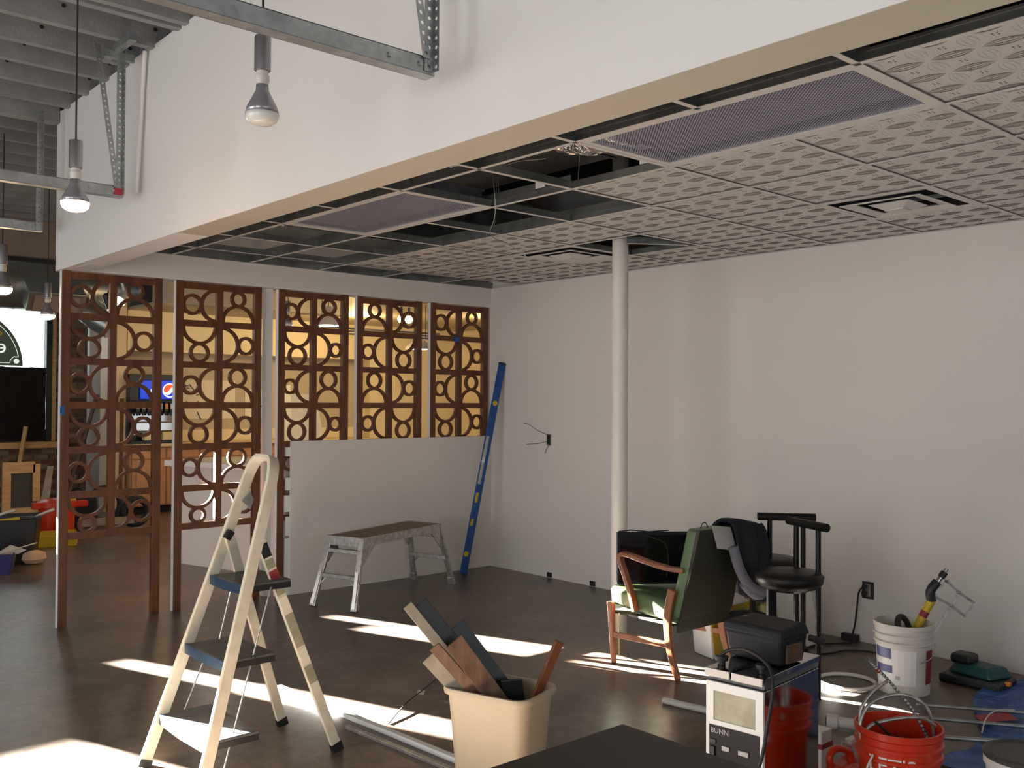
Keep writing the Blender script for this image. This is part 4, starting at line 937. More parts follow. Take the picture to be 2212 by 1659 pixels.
# ------------------------------------------------------------------ armchair
t = thing('armchair', 'green vinyl armchair with bent wooden arms facing away, jacket on its back', 'chair', (-1.35, -3.25, 0))
xl, xr = -1.60, -1.10
def sweep(name, pts, wd, th, m, wdir, parent=None, k=6, taper=None):
    P_ = smoothpath(pts, k); mb = ribbon(P_, wd, th, wdir)
    if taper:
        n_ = len(P_)
        for i in range(n_):
            c_ = P_[i]; f = taper[0] + (taper[1] - taper[0]) * i / (n_ - 1)
            for j in range(4):
                v = Vector(mb.v[i * 4 + j]); mb.v[i * 4 + j] = tuple(c_ + (v - c_) * f)
    return obj(name, mb, m, parent or t, bevel=.006)
for x in (xl, xr):
    s_ = -1 if x == xl else 1
    sweep('rear_leg', [(x, -3.50, 0), (x, -3.445, .15), (x, -3.425, .32), (x, -3.46, .50)], .030, .052, 'oak', (1, 0, 0), taper=(.7, 1.05))
    sweep('front_leg', [(x, -3.02, 0), (x, -3.005, .2), (x, -2.995, .36)], .032, .040, 'oak', (1, 0, 0), taper=(.7, 1.1))
    obj('side_stretcher', MB().bar((x, -3.015, .17), (x, -3.43, .185), .020, .034), 'oak', t, bevel=.004)
    sweep('arm', [(x + .005 * s_, -3.19, .335), (x + .012 * s_, -3.17, .42), (x + .015 * s_, -3.13, .52), (x + .015 * s_, -3.085, .62), (x + .015 * s_, -3.10, .655), (x + .015 * s_, -3.16, .655), (x + .012 * s_, -3.28, .635), (x + .0 * s_, -3.42, .615), (x - .022 * s_, -3.525, .612)], .042, .028, 'oak', (1, 0, 0))
def padded(name, corners, m, bev, subdiv=0, par=None):
    o = obj(name, MB().hexa(corners), m, par or t); q = o.modifiers.new('b', 'BEVEL'); q.width = bev; q.segments = 4; q.limit_method = 'NONE'
    for p_ in o.data.polygons: p_.use_smooth = True
    return o
padded('seat', [(xl + .015, -3.47, .30), (xr - .015, -3.47, .30), (xr - .015, -2.975, .335), (xl + .015, -2.975, .335), (xl + .010, -3.47, .42), (xr - .010, -3.47, .42), (xr - .010, -2.965, .455), (xl + .010, -2.965, .455)], 'green', .035)
obj('seat_piping', MB().box(xl + .012, xr - .012, -3.46, -2.98, .292, .305), 'greend', t)
sh = .055
bc = [(xl + .012, -3.500, .34), (xr - .012, -3.500, .34), (xr - .012, -3.42, .34), (xl + .012, -3.42, .34), (xl + .028, -3.615, .840), (xr - .028, -3.615, .840), (xr - .028, -3.535, .850), (xl + .028, -3.535, .850)]
padded('backrest', bc, 'green', .018)
obj('back_cover', MB().hexa([(xl + .010, -3.512, .34), (xr - .010, -3.512, .34), (xr - .018, -3.49, .34), (xl + .018, -3.49, .34), (xl + .026, -3.628, .842), (xr - .026, -3.628, .842), (xr - .026, -3.60, .842), (xl + .026, -3.60, .842)]), 'greend', t, bevel=.004)
obj('back_apron', MB().hexa([(xl + .015, -3.488, .26), (xr - .015, -3.488, .26), (xr - .015, -3.475, .26), (xl + .015, -3.475, .26), (xl + .012, -3.503, .345), (xr - .012, -3.503, .345), (xr - .012, -3.485, .345), (xl + .012, -3.485, .345)]), 'greend', t)
# chain hanging under the seat
c = thing('hanging_chain', 'short brass bead chain hanging beside the chair front leg', 'chain', (-1.60, -3.07, .30))
mb = MB()
for i in range(30): mb.lathe([(0, -.004), (.0045, -.002), (.0045, .002), (0, .004)], (-1.605, -3.065, .30 - .0085 * i), 8)
tag(obj('beads', mb, 'brass', c), kind='stuff')
# jacket
t = thing('jacket', 'dark navy jacket with grey sleeve slung over the armchair back', 'jacket', (-1.25, -3.6, .8))
rnd = random.Random(11); mb = MB(); NU, NV = 22, 26
prof = [(-3.50, .60), (-3.51, .72), (-3.54, .83), (-3.59, .895), (-3.66, .88), (-3.69, .78), (-3.685, .66), (-3.68, .55), (-3.67, .47)]
pv = smoothpath([(0, a_, b_) for a_, b_ in prof], 4)
for i, q in enumerate(pv):
    f = i / (len(pv) - 1)
    xa = -1.42 + .17 * f; xb = -1.09 + .12 * min(1, f * 1.3)
    for j in range(NU + 1):
        g = j / NU; sag = .028 * math.sin(g * PI); fold = .016 * math.sin(g * 15 + f * 5) * min(1, f * 1.6)
        z = q.z - .05 * (g - .3) ** 2 * 3 * (1 if f < .5 else .6) - (.06 * math.sin(g * PI) * f)
        mb.v.append((xa + (xb - xa) * g, q.y - fold - sag * (f > .4), z))
for i in range(len(pv) - 1):
    for j in range(NU): a_ = i * (NU + 1) + j; mb.f.append((a_, a_ + 1, a_ + NU + 2, a_ + NU + 1))
obj('body', mb, 'navy', t, smooth='all', solid=.018)
obj('sleeve', MB().tube(smoothpath([(-1.34, -3.68, .74), (-1.31, -3.70, .62), (-1.24, -3.715, .52), (-1.15, -3.72, .475), (-1.09, -3.71, .52), (-1.06, -3.69, .66)]), .03, 10, rs=None), 'grey', t, smooth='all')
obj('grey_hem', MB().tube(smoothpath([(-1.27, -3.70, .53), (-1.19, -3.715, .462), (-1.10, -3.71, .455), (-1.04, -3.69, .53)]), .028, 10), 'grey', t, smooth='all')
obj('pale_lining', MB().hexa([(-1.43, -3.635, .735), (-1.29, -3.665, .71), (-1.29, -3.67, .71), (-1.43, -3.64, .735), (-1.47, -3.625, .865), (-1.32, -3.645, .845), (-1.32, -3.65, .845), (-1.47, -3.63, .865)]), 'lining', t, bevel=.002)
obj('hanging_loop', MB().tube(arcpts((-1.50, .85), .03, 0, PI, 8, lambda u, v: (u, -3.60, v)), .003, 6), 'cord', t)
# black flat panel on the seat
t = thing('flat_panel', 'black flat glass panel standing on the seat of the green armchair', 'panel', (-1.34, -3.15, .44))
pa, pb = Vector((-1.545, -2.995, 0)), Vector((-1.135, -3.30, 0)); pn = Vector((.597, .802, 0))
def pslab(z0, z1, o0, o1, e=0.0):
    d5 = (pb - pa).normalized(); A5 = pa + d5 * e; B5 = pb - d5 * e; Z = Vector((0, 0, 1))
    return MB().hexa([A5 + pn * o0 + Z * z0, B5 + pn * o0 + Z * z0, B5 + pn * o1 + Z * z0, A5 + pn * o1 + Z * z0, A5 + pn * o0 + Z * z1, B5 + pn * o0 + Z * z1, B5 + pn * o1 + Z * z1, A5 + pn * o1 + Z * z1])
obj('casing', pslab(.454, .765, 0, .03), 'bag', t, bevel=.004)
obj('glass_face', pslab(.466, .748, -.003, 0, .014), 'screen', t)
obj('ragged_edge', MB().tube([(-1.53, -2.99, .768), (-1.46, -3.03, .776), (-1.38, -3.10, .766), (-1.28, -3.17, .774)], .004, 5), 'bag', t)
obj('dangling_cord', MB().tube(smoothpath([(-1.48, -3.052, .77), (-1.40, -3.112, .74), (-1.32, -3.17, .70), (-1.30, -3.186, .60), (-1.31, -3.18, .50)]), .003, 6), 'cord', t)
# floral cloth and fruit bag behind the chair
t = thing('fruit_shopping_bag', 'white shopping bag printed with orange and green fruit behind the armchair', 'bag', (-.95, -3.3, 0))
obj('body', MB().hexa([(-1.10, -3.36, 0), (-.78, -3.42, 0), (-.72, -3.24, 0), (-1.04, -3.18, 0), (-1.14, -3.36, .30), (-.76, -3.42, .34), (-.70, -3.22, .34), (-1.06, -3.16, .30)]), 'white', t, bevel=.01)
obj('fruit_print', MB().hexa([(-1.085, -3.368, .03), (-.80, -3.423, .03), (-.80, -3.42, .03), (-1.085, -3.365, .03), (-1.12, -3.368, .235), (-.79, -3.426, .25), (-.79, -3.42, .25), (-1.12, -3.362, .235)]), 'fruit', t)
obj('top_band', MB().hexa([(-1.135, -3.368, .265), (-.80, -3.426, .28), (-.80, -3.42, .28), (-1.135, -3.362, .265), (-1.14, -3.368, .30), (-.78, -3.428, .32), (-.78, -3.42, .32), (-1.14, -3.362, .30)]), 'fruit', t)
t = thing('floral_bag', 'yellow and olive floral cloth bag behind the armchair, under the jacket', 'bag', (-.75, -3.35, .0))
o = obj('body', MB().hexa([(-.80, -3.50, 0), (-.58, -3.54, 0), (-.54, -3.40, 0), (-.76, -3.36, 0), (-.86, -3.50, .47), (-.70, -3.53, .42), (-.66, -3.40, .42), (-.80, -3.36, .47)]), 'floral', t, bevel=.025)
single('cardboard_sheet', MB().hexa([(-.70, -3.30, 0), (-.30, -3.62, 0), (-.29, -3.60, 0), (-.69, -3.28, 0), (-.70, -3.20, .42), (-.30, -3.52, .42), (-.29, -3.50, .42), (-.69, -3.18, .42)]), 'whitep', 'plain white board leaning behind the bar stools', 'board')

# ------------------------------------------------------------------ bar stools
def stool(cx, cy, dirv, bx_, by_, zs, zb, label):
    t = thing('bar_stool', label, 'stool', (cx, cy, 0), group='black bar stools')
    d = Vector(dirv).normalized(); n = Vector((d.y, -d.x, 0)); bc_ = Vector((bx_, by_, 0))
    obj('seat', MB().lathe([(0, zs - .075), (.15, zs - .075), (.174, zs - .050), (.180, zs - .015), (.160, zs + .004), (.09, zs + .012), (0, zs + .014)], (cx, cy, 0), 32), 'vinyl', t, smooth='all')
    obj('seat_plate', MB().lathe([(0, zs - .095), (.10, zs - .095), (.12, zs - .075), (0, zs - .075)], (cx, cy, 0), 16), 'blackm', t)
    for s_ in (-1, 1):
        p0 = bc_ + d * s_ * .095
        obj('rear_leg', MB().tube([(p0.x, p0.y, 0), (p0.x, p0.y, zb)], .014, 12), 'blackm', t, smooth=True)
    c_ = bc_ + up * (zb + .008)
    obj('back_bar', MB().tube(smoothpath([c_ - d * .165 - n * .0, c_ - d * .08, c_, c_ + d * .08, c_ + d * .165]), .023, 16), 'blackm', t, smooth=True)
    cc = Vector((cx, cy, 0)); ft = cc + (cc - bc_).normalized() * .10
    obj('front_leg', MB().bar((ft.x, ft.y, 0), (ft.x, ft.y, zs - .07), .05, .03, tuple(d)), 'blackm', t, bevel=.006)
    obj('foot_bar', MB().bar(bc_ + d * .095 + up * .22, bc_ - d * .095 + up * .22, .022, .022), 'blackm', t)
    a_ = bc_ + up * .22; b_ = ft + up * .22; obj('foot_spine', MB().bar(a_, b_, .022, .05), 'blackm', t)
    P_ = [ft + d * (.14 * math.cos(q)) + up * (.24 + .06 * math.sin(q)) + (ft - bc_).normalized() * .02 for q in [PI * i / 12 for i in range(13)]]
    mb = MB(); k = len(P_)
    mb.v = [tuple(v) for v in P_] + [tuple(v + (ft - bc_).normalized() * .02) for v in P_]
    mb.f = [tuple(range(k)), tuple(reversed(range(k, 2 * k)))] + [(i, i + 1, k + i + 1, k + i) for i in range(k - 1)] + [(k - 1, 0, k, 2 * k - 1)]
    obj('footrest', mb, 'blackm', t)
stool(-1.355, -4.045, (-.39, -.92, 0), -1.27, -4.10, .65, .895, 'nearer black bar stool with round padded seat and curved bar back')
stool(-.93, -3.63, (.66, -.75, 0), -.93, -3.76, .63, .875, 'farther black bar stool, half hidden behind the nearer one')

# ------------------------------------------------------------------ coffee grinder and what lies on it
gx0, gx1, gy0, gy1 = -3.01, -2.585, -4.972, -4.75
_n1 = set(bpy.data.objects)
t = thing('coffee_grinder', 'tall stainless coffee grinder with white front frame and clear hopper', 'machine', (-2.74, -4.865, 0))
obj('casing', MB().box(gx0 + .006, gx1, gy0, gy1, .0, .553), 'steel', t, bevel=.003)
obj('hopper', MB().box(gx0 + .006, gx1, gy0, gy1, .558, .577), 'clear', t)
obj('hopper_base', MB().box(gx0 + .01, gx1 - .004, gy0 + .004, gy1 - .004, .553, .558), 'charc', t)
obj('lid', MB().box(gx0 - .012, gx1 + .004, gy0 - .004, -4.853, .577, .600).box(gx0 - .012, gx1 + .004, -4.847, gy1 + .004, .577, .600), 'steel', t, bevel=.003)
obj('lid_lip', MB().box(gx0 - .016, gx0 - .010, gy0 - .002, -4.855, .574, .600).box(gx0 - .016, gx0 - .010, -4.845, gy1 + .002, .574, .600), 'whitep', t)
ff = obj('front_frame', MB().box(gx0 - .006, gx0 + .006, gy0 - .002, gy0 + .028, .40, .553).box(gx0 - .006, gx0 + .006, gy1 - .028, gy1 + .002, .40, .553).box(gx0 - .006, gx0 + .006, gy0 + .028, gy1 - .028, .522, .553).box(gx0 - .006, gx0 + .006, gy0 + .028, gy1 - .028, .40, .418).box(gx0 - .006, gx0 + .006, gy0 - .002, gy0 + .012, .0, .40).box(gx0 - .006, gx0 + .006, gy1 - .012, gy1 + .002, .0, .40), 'white', t)
obj('bean_window', MB().box(gx0 - .002, gx0 + .003, gy0 + .028, gy1 - .028, .418, .522), 'bean', t)
cp = obj('control_panel', MB().box(gx0 - .008, gx0 + .005, gy0 + .012, gy1 - .012, .0, .40), 'charc', t)
bt = text_mb('BUNN', .026, .0006); bt.v = [(gx0 - .009 - v[2], -4.768 - v[0], .373 + v[1]) for v in bt.v]; obj('lettering', bt, 'btn', cp)
obj('button', MB().box(gx0 - .014, gx0 - .008, -4.845, -4.815, .318, .335), 'btn', cp, bevel=.002); obj('button', MB().box(gx0 - .014, gx0 - .008, -4.92, -4.88, .318, .335), 'btn', cp, bevel=.002)
obj('switch', MB().box(gx0 - .016, gx0 - .008, -4.787, -4.767, .285, .325), 'black', cp, bevel=.002); obj('switch', MB().box(gx0 - .013, gx0 - .008, -4.790, -4.766, .335, .35), 'black', cp)
t = thing('equipment_case', 'black soft equipment case sitting on top of the stainless machine', 'bag', (-2.78, -4.86, .60))
def casev(x0, x1, y0, y1, z0, z1, ins): return [(x0 + ins, y0 + ins, z0), (x1 - ins, y0 + ins, z0), (x1 - ins, y1 - ins, z0), (x0 + ins, y1 - ins, z0), (x0, y0, z1), (x1, y0, z1), (x1, y1, z1), (x0, y1, z1)]
q = Matrix.Translation((-2.765, -4.850, 0)) @ Matrix.Rotation(R(-97), 4, 'Z')
mb = MB().hexa(casev(-.125, .125, -.085, .085, .603, .705, .012)).xf(q); obj('body', mb, 'bag', t, bevel=.012)
mb = MB().hexa([(-.130, -.095, .700), (.130, -.095, .700), (.130, .095, .700), (-.130, .095, .700), (-.125, -.085, .735), (.125, -.085, .735), (.115, .085, .742), (-.115, .085, .742)]).xf(q); obj('flap', mb, 'bag', t, bevel=.010)
obj('side_pocket', MB().box(.115, .125, -.05, .05, .61, .68).xf(q), 'rust', t, bevel=.004)
obj('small_badge', MB().box(-.10, -.07, .0, .008, .7395, .7425).xf(q), 'rust', t)
obj('strap_lug', MB().tube([Vector((-2.70, -4.99, .69)), Vector((-2.66, -5.03, .67))], .012, 8), 'cord', t)
t = thing('power_cable', 'thick black cable looped over the front of the stainless machine', 'cable', (-3.0, -4.9, .6))
obj('lead', MB().tube(smoothpath([(-2.955, -4.775, .635), (-2.95, -4.80, .655), (-2.945, -4.86, .668), (-2.95, -4.92, .655), (-2.97, -4.975, .625), (-3.0, -5.0, .56), (-3.03, -4.998, .46), (-3.05, -4.985, .34), (-3.055, -4.94, .22), (-3.06, -4.88, .10), (-3.07, -4.84, .02)], 8), .0065, 10), 'cord', t, smooth='all')
for y in (-4.775, -4.935): obj('plug', MB().lathe([(.014, .601), (.014, .615), (.024, .617), (.024, .632), (.012, .635), (0, .635)], (-2.955, y, 0), 16), 'black', t, smooth=True)
obj('thin_lead', MB().tube([(-3.02, -4.85, .603), (-2.94, -4.85, .607), (-2.88, -4.86, .606)], .003, 6), 'cord', t)

_piv = Vector((-3.015, -4.746, 0)); _rz = Matrix.Rotation(R(5.5), 4, 'Z')
for o in set(bpy.data.objects) - _n1:
    if o.parent is None:
        o.location = _piv + _rz @ (o.location - _piv); o.rotation_euler.z = R(5.5)
# ------------------------------------------------------------------ buckets
def bucket(name, cx, cy, m, label, r=.150, h=.37):
    t = thing(name, label, 'bucket', (cx, cy, 0))
    pr = [(0, .004), (r * .86, .004), (r * .87, 0), (r * .93, h * .62), (r * .955, h * .66), (r * .955, h * .70), (r * 1.02, h * .72), (r * 1.02, h * .745), (r * .97, h * .76), (r * .975, h * .82), (r * 1.03, h * .83), (r * 1.03, h * .85), (r * .98, h * .865), (r * .985, h * .92), (r * 1.03, h * .94), (r * 1.03, h), (r * .985, h), (r * .96, h * .9), (r * .85, .012), (0, .012)]
    obj('shell', MB().lathe(pr, (cx, cy, 0), 48), m, t, smooth=True); return t
t = bucket('white_bucket', -.80, -4.40, 'whitep', 'white plastic pail with a blue label holding a caulking gun')
bh = .15
def patch(cx, cy, r, a0, a1, z0, z1, n=8):
    mb = MB()
    for i in range(n + 1):
        a_ = a0 + (a1 - a0) * i / n
        for z, f in ((z0, .90), (z1, .94)): mb.v.append((cx + r * (.865 + .075 * z / .23) * math.cos(a_), cy + r * (.865 + .075 * z / .23) * math.sin(a_), z))
    for i in range(n): mb.f.append((2 * i, 2 * i + 2, 2 * i + 3, 2 * i + 1))
    return mb
rl = .1515
for nm, a0, a1, z0, z1, m_ in (('label_panel', 130, 232, .055, .245, 'white'), ('label_band', 134, 180, .19, .245, 'navyp'), ('label_band', 134, 182, .115, .155, 'navyp'), ('label_band', 258, 285, .06, .24, 'labelr'), ('label_code', 188, 198, .085, .105, 'btn')):
    obj(nm, patch(-.80, -4.40, rl + (.0006 if nm != 'label_panel' else 0), R(a0), R(a1), z0, z1), m_, t)
obj('bail', MB().tube(smoothpath([(-.672, -4.495, .285), (-.74, -4.545, .245), (-.83, -4.56, .205), (-.90, -4.535, .185)]), .0025, 6), 'chrome', t, smooth='all')
obj('bail_ear', MB().box(-.695, -.665, -4.51, -4.48, .28, .31), 'whitep', t, bevel=.004)
t = thing('caulking_gun', 'yellow and black caulking gun standing in the white bucket', 'tool', (-.75, -4.40, .1))
V = Vector
obj('barrel', MB().tube([V((-.79, -4.37, .16)), V((-.662, -4.492, .485))], .022, 16), 'yel', t, smooth=True)
obj('label_mark', MB().tube([V((-.700, -4.456, .388)), V((-.688, -4.467, .418))], .0226, 16), 'labelr', t)
obj('body', MB().tube(smoothpath([V((-.664, -4.490, .475)), V((-.668, -4.487, .53)), V((-.642, -4.512, .58))]), .025, 12), 'black', t, smooth=True)
obj('nozzle', MB().tube([V((-.645, -4.510, .575)), V((-.626, -4.527, .607))], .014, 12), 'chrome', t, smooth=True)
obj('collar', MB().tube([V((-.628, -4.525, .603)), V((-.612, -4.539, .632))], .019, 12), 'black', t, smooth=True)
obj('tip', MB().tube([V((-.612, -4.539, .632)), V((-.604, -4.546, .650))], .011, 10), 'alu', t, smooth=True)
t = thing('scissor_bracket', 'grey steel parallelogram bracket rising from the white bucket', 'tool', (-.66, -4.45, .3))
pA, pB, pC, pD, pE, pF = V((-.577, -4.534, .577)), V((-.626, -4.488, .495)), V((-.525, -4.579, .516)), V((-.556, -4.549, .445)), V((-.461, -4.634, .458)), V((-.498, -4.599, .385))
for a_, b_ in ((pA, pC), (pB, pD), (pA, pB), (pC, pE), (pE, pF), (pD, pF), (pC, pD), (pD, V((-.62, -4.49, .30)))):
    obj('link', MB().bar(a_, b_, .014, .004, (.75, .66, 0)), 'alu', t)
for a_ in (pA, pC, pD): obj('rivet', MB().lathe([(0, -.008), (.010, -.008), (.010, .008), (0, .008)], tuple(a_), 10, 'y'), 'galv', t)
single('hose_ring', MB().tube([(-.84 + .055 * math.cos(a_), -4.42 + .02 * math.sin(a_), .345 + .055 * math.sin(a_)) for a_ in [2 * PI * i / 20 for i in range(20)]], .016, 10, closed=True), 'rubber', 'grey-black rubber ring just inside the rim of the white bucket', 'ring', smooth='all')
rbx, rby = -2.42, -5.17
t = bucket('red_bucket', rbx, rby, 'redp', 'orange-red builders bucket with white letters holding metal conduit')
tx = text_mb("LET'S", .080, .001); wmax = max(v[0] for v in tx.v)
def wrapped(cx, cy, r, mb, a0, z0):
    mb.v = [(cx + (r * (.865 + .075 * (z0 + v[1]) / .23) + .002 + v[2]) * math.cos(a0 + v[0] / r), cy + (r * (.865 + .075 * (z0 + v[1]) / .23) + .002 + v[2]) * math.sin(a0 + v[0] / r), z0 + v[1]) for v in mb.v]; return mb
obj('lettering', wrapped(rbx, rby, .151, tx, R(162), .232), 'white', t)
obj('bail', MB().tube(smoothpath([(rbx - .15, rby + .02, .29), (rbx - .185, rby + .03, .22), (rbx - .19, rby - .01, .13), (rbx - .175, rby - .05, .05)]), .004, 8), 'whitep', t, smooth='all')
def conduit(pts, r, lb):
    P_ = smoothpath(pts, 22); single('flexible_conduit', MB().tube(P_, r, 10, rs=[r * (1 + .12 * (i % 2)) for i in range(len(P_))]), 'alu', lb, 'conduit', smooth='all')
def rb(dx, dy, z): return (rbx + dx, rby + dy, z)
conduit([rb(-.10, .07, .22), rb(-.115, .09, .36), rb(-.07, .07, .445), rb(.02, -.0, .475), rb(.09, -.06, .43), rb(.11, -.08, .33), rb(.10, -.08, .22)], .0062, 'arched silver flexible conduit, the highest loop in the red bucket')
conduit([rb(-.12, .06, .24), rb(-.12, .06, .36), rb(-.06, .01, .395), rb(.04, -.06, .40), rb(.11, -.09, .36)], .0062, 'lower flat loop of silver flexible conduit in the red bucket')
conduit([rb(-.10, .09, .25), rb(-.095, .10, .40), rb(-.05, .08, .475), rb(.02, .05, .515)], .006, 'short bent silver conduit end sticking out of the red bucket')
t = thing('insulated_cable', 'spiral wrapped cable with a red tip leaning across the red bucket', 'cable', rb(0, 0, .4))
P_ = smoothpath([rb(.115, -.06, .30), rb(.08, -.02, .40), rb(.02, .03, .50), rb(-.03, .08, .575), rb(-.045, .10, .60)], 16)
obj('sheath', MB().tube(P_, .006, 8, rs=[.007 if i % 2 else .0045 for i in range(len(P_))]), 'galv', t)
obj('red_sleeve', MB().tube([rb(-.022, .075, .565), rb(-.012, .067, .55)], .0085, 10), 'red', t)
for k_, (a_, b_) in enumerate((((-.12, .03), (.02, -.03)), ((-.08, -.05), (.05, .04)))):
    wire('loose_cable', [rb(a_[0], a_[1], .40 if k_ == 0 else .30), rb((a_[0] + b_[0]) / 2, (a_[1] + b_[1]) / 2, .33), rb(b_[0], b_[1], .22)], .005, 'cord', ('black cable end hooked over the left rim of the red bucket', 'black cable curl down inside the red bucket')[k_], 'cable')

# beige waste bin
t = thing('waste_bin', 'beige rectangular plastic waste bin full of timber offcuts', 'bin', (-3.34, -3.99, 0))
bd = Matrix.Translation((-3.335, -3.985, 0)) @ Matrix.Rotation(R(-73), 4, 'Z')
def rrect(a_, b_, rc, z, n=6):
    out = []
    for cx, cy, s0 in ((a_ - rc, b_ - rc, 0), (-a_ + rc, b_ - rc, PI / 2), (-a_ + rc, -b_ + rc, PI), (a_ - rc, -b_ + rc, 3 * PI / 2)):
        for i in range(n + 1): an = s0 + PI / 2 * i / n; out.append(bd @ Vector((cx + rc * math.cos(an), cy + rc * math.sin(an), z)))
    return out
def loft(rings, cap0=True, cap1=True):
    mb = MB(); k = len(rings[0]); mb.v = [tuple(v) for r5 in rings for v in r5]
    for i in range(len(rings) - 1):
        for j in range(k): mb.f.append((i * k + j, i * k + (j + 1) % k, (i + 1) * k + (j + 1) % k, (i + 1) * k + j))
    if cap0: mb.f.append(tuple(reversed(range(k))))
    if cap1: mb.f.append(tuple((len(rings) - 1) * k + j for j in range(k)))
    return mb
obj('shell', loft([rrect(.155, .105, .05, 0), rrect(.185, .133, .06, .40), rrect(.180, .128, .058, .405), rrect(.150, .10, .045, .01)]), 'bin', t, smooth=True)
obj('rim', loft([rrect(.184, .132, .06, .395), rrect(.199, .147, .066, .398), rrect(.202, .150, .068, .412), rrect(.198, .146, .066, .422), rrect(.186, .134, .06, .422), rrect(.180, .128, .058, .412), rrect(.180, .128, .058, .400)], False, False), 'bin', t, smooth=True)
def plank(name, bot, top, wd, th, m_, label, up_=(1, 0, 0), pts=None):
    return single(name, MB().bar(bot, top, wd, th, up_), m_, label, 'timber', bevel=.002)
plank('timber_offcut', (-3.223, -4.096, .137), (-3.580, -3.757, .735), .095, .012, 'slate', 'tallest dark grey offcut with a pale edge leaning left out of the bin', (.3, .8, 0))
plank('timber_offcut', (-3.262, -4.080, .150), (-3.617, -3.745, .740), .040, .016, 'scrapg', 'narrow pale strip beside the tallest offcut in the bin', (.3, .8, 0))
plank('timber_offcut', (-3.219, -4.070, .225), (-3.454, -3.841, .650), .085, .014, 'slate', 'shorter dark grey offcut behind the brown ones in the bin', (.3, .8, 0))
plank('timber_offcut', (-3.234, -4.099, .153), (-3.530, -3.933, .619), .075, .012, 'scrap', 'broad brown offcut in the middle of the waste bin', (.3, .8, 0))
plank('timber_offcut', (-3.277, -4.024, .200), (-3.599, -3.899, .604), .045, .012, 'scrap', 'narrow brown offcut leaning far left in the waste bin', (.5, .5, 0))
plank('timber_offcut', (-3.26, -4.05, .119), (-3.555, -3.802, .534), .06, .014, 'scrapg', 'greyish offcut against the left rim of the waste bin', (.5, .5, 0))
plank('timber_offcut', (-3.242, -4.021, .046), (-3.333, -4.051, .459), .085, .010, 'slate', 'wide black offcut standing in the middle of the bin', (.6, .6, 0))
plank('timber_offcut', (-3.346, -3.994, .030), (-3.210, -4.191, .616), .034, .020, 'wood', 'slim dark red stick leaning right out of the waste bin', (.3, .8, 0))

# ------------------------------------------------------------------ floor items
t = thing('aluminium_strip', 'long white aluminium strip lying on the floor behind the ladder', 'strip', (-3.3, -2.9, 0))
obj('channel', MB().bar((-3.352, -2.20, .012), (-3.262, -3.75, .012), .032, .024), 'white', t, bevel=.002); obj('slot_row', MB().bar((-3.350, -2.24, .026), (-3.30, -2.95, .026), .004, .003), 'alu', t)
t = thing('aluminium_strip', 'second pale strip on the floor, nearer the camera', 'strip', (-3.38, -3.3, 0))
obj('channel', MB().bar((-3.398, -2.95, .008), (-3.345, -3.75, .008), .024, .016), 'alu', t, bevel=.002)
wire('loose_wire', [(-3.22, -3.04, .004), (-3.0, -2.88, .02), (-2.78, -2.73, .012), (-2.525, -2.555, .006)], .003, 'cord', 'thin bent wire lying on the sunlit floor left of the bin', 'wire')
single('paper_label', MB().prism([(-2.84, -2.75), (-2.80, -2.70), (-2.78, -2.74), (-2.82, -2.78)], .001, .006, 'xy'), 'whitep', 'tiny paper tag on the floor at the bent wire', 'tag')
single('pvc_pipe', MB().tube([(-1.975, -3.70, .018), (-1.88, -4.30, .018)], .017, 16), 'pvc', 'white plastic pipe running under the stainless machine', 'pipe', smooth=True)
single('plastic_ring', MB().tube([(-.93 + .150 * math.cos(a_), -4.14 + .150 * math.sin(a_), .012) for a_ in [2 * PI * i / 40 for i in range(40)]], .011, 8, closed=True), 'whitep', 'white plastic bucket ring lying on the floor', 'ring', smooth='all')
# tarp
mb = MB(); rnd = random.Random(5); nx, ny = 46, 60
def inside(x, y): return True
for i in range(nx + 1):
    for j in range(ny + 1):
        u, v = i / nx, j / ny; x = -1.75 + 1.72 * u; y = -4.72 - .1 * math.sin(u * 7) - 1.3 * v + (1 - u) * -.25
        z = .008 + .012 * abs(math.sin(u * 19 + v * 7)) * abs(math.cos(v * 23 + u * 5)) + rnd.uniform(0, .006)
        mb.v.append((x, y, z))
for i in range(nx):
    for j in range(ny): a_ = i * (ny + 1) + j; mb.f.append((a_, a_ + 1, a_ + ny + 2, a_ + ny + 1))
single('tarpaulin', mb, 'tarp', 'crumpled blue tarpaulin spread on the floor at the right edge', 'tarpaulin', smooth='all')
for i, (a_, b_, r, m_, lb) in enumerate((
    ((-1.12, -4.62), (-.62, -5.35), .008, 'galv', 'grey metal pipe lying on the tarpaulin, the farthest of three'),
    ((-1.30, -4.72), (-.80, -5.50), .009, 'galv', 'pale pipe lying on the tarpaulin, middle of three'),
    ((-1.70, -4.62), (-1.10, -5.45), .011, 'galv', 'dull metal bar on the near edge of the tarpaulin'))):
    single('floor_pipe', MB().tube([(a_[0], a_[1], .040), (b_[0], b_[1], .040)], r, 12), m_, lb, 'pipe', smooth=True)
single('red_card', MB().hexa([(-1.10, -4.93, .03), (-.93, -5.02, .03), (-.90, -4.98, .03), (-1.07, -4.89, .03), (-1.12, -4.95, .034), (-.95, -5.04, .034), (-.88, -4.96, .034), (-1.05, -4.87, .034)]), 'cardred', 'small red card lying on the blue tarpaulin', 'card')
wire('loose_wire', [(-1.32, -5.02, .05), (-1.22, -5.00, .09), (-1.10, -5.0, .10), (-1.0, -5.04, .09)], .003, 'whitep', 'thin white wire curling over the tarpaulin', 'wire')
t = thing('pipe_elbow', 'white plastic pipe elbow with a dark open end beside the red bucket', 'pipe', (-1.65, -4.50, .03))
obj('body', MB().tube(smoothpath([(-1.66, -4.47, .035), (-1.62, -4.55, .035), (-1.56, -4.66, .035)]), .026, 16), 'pvc', t, smooth=True)
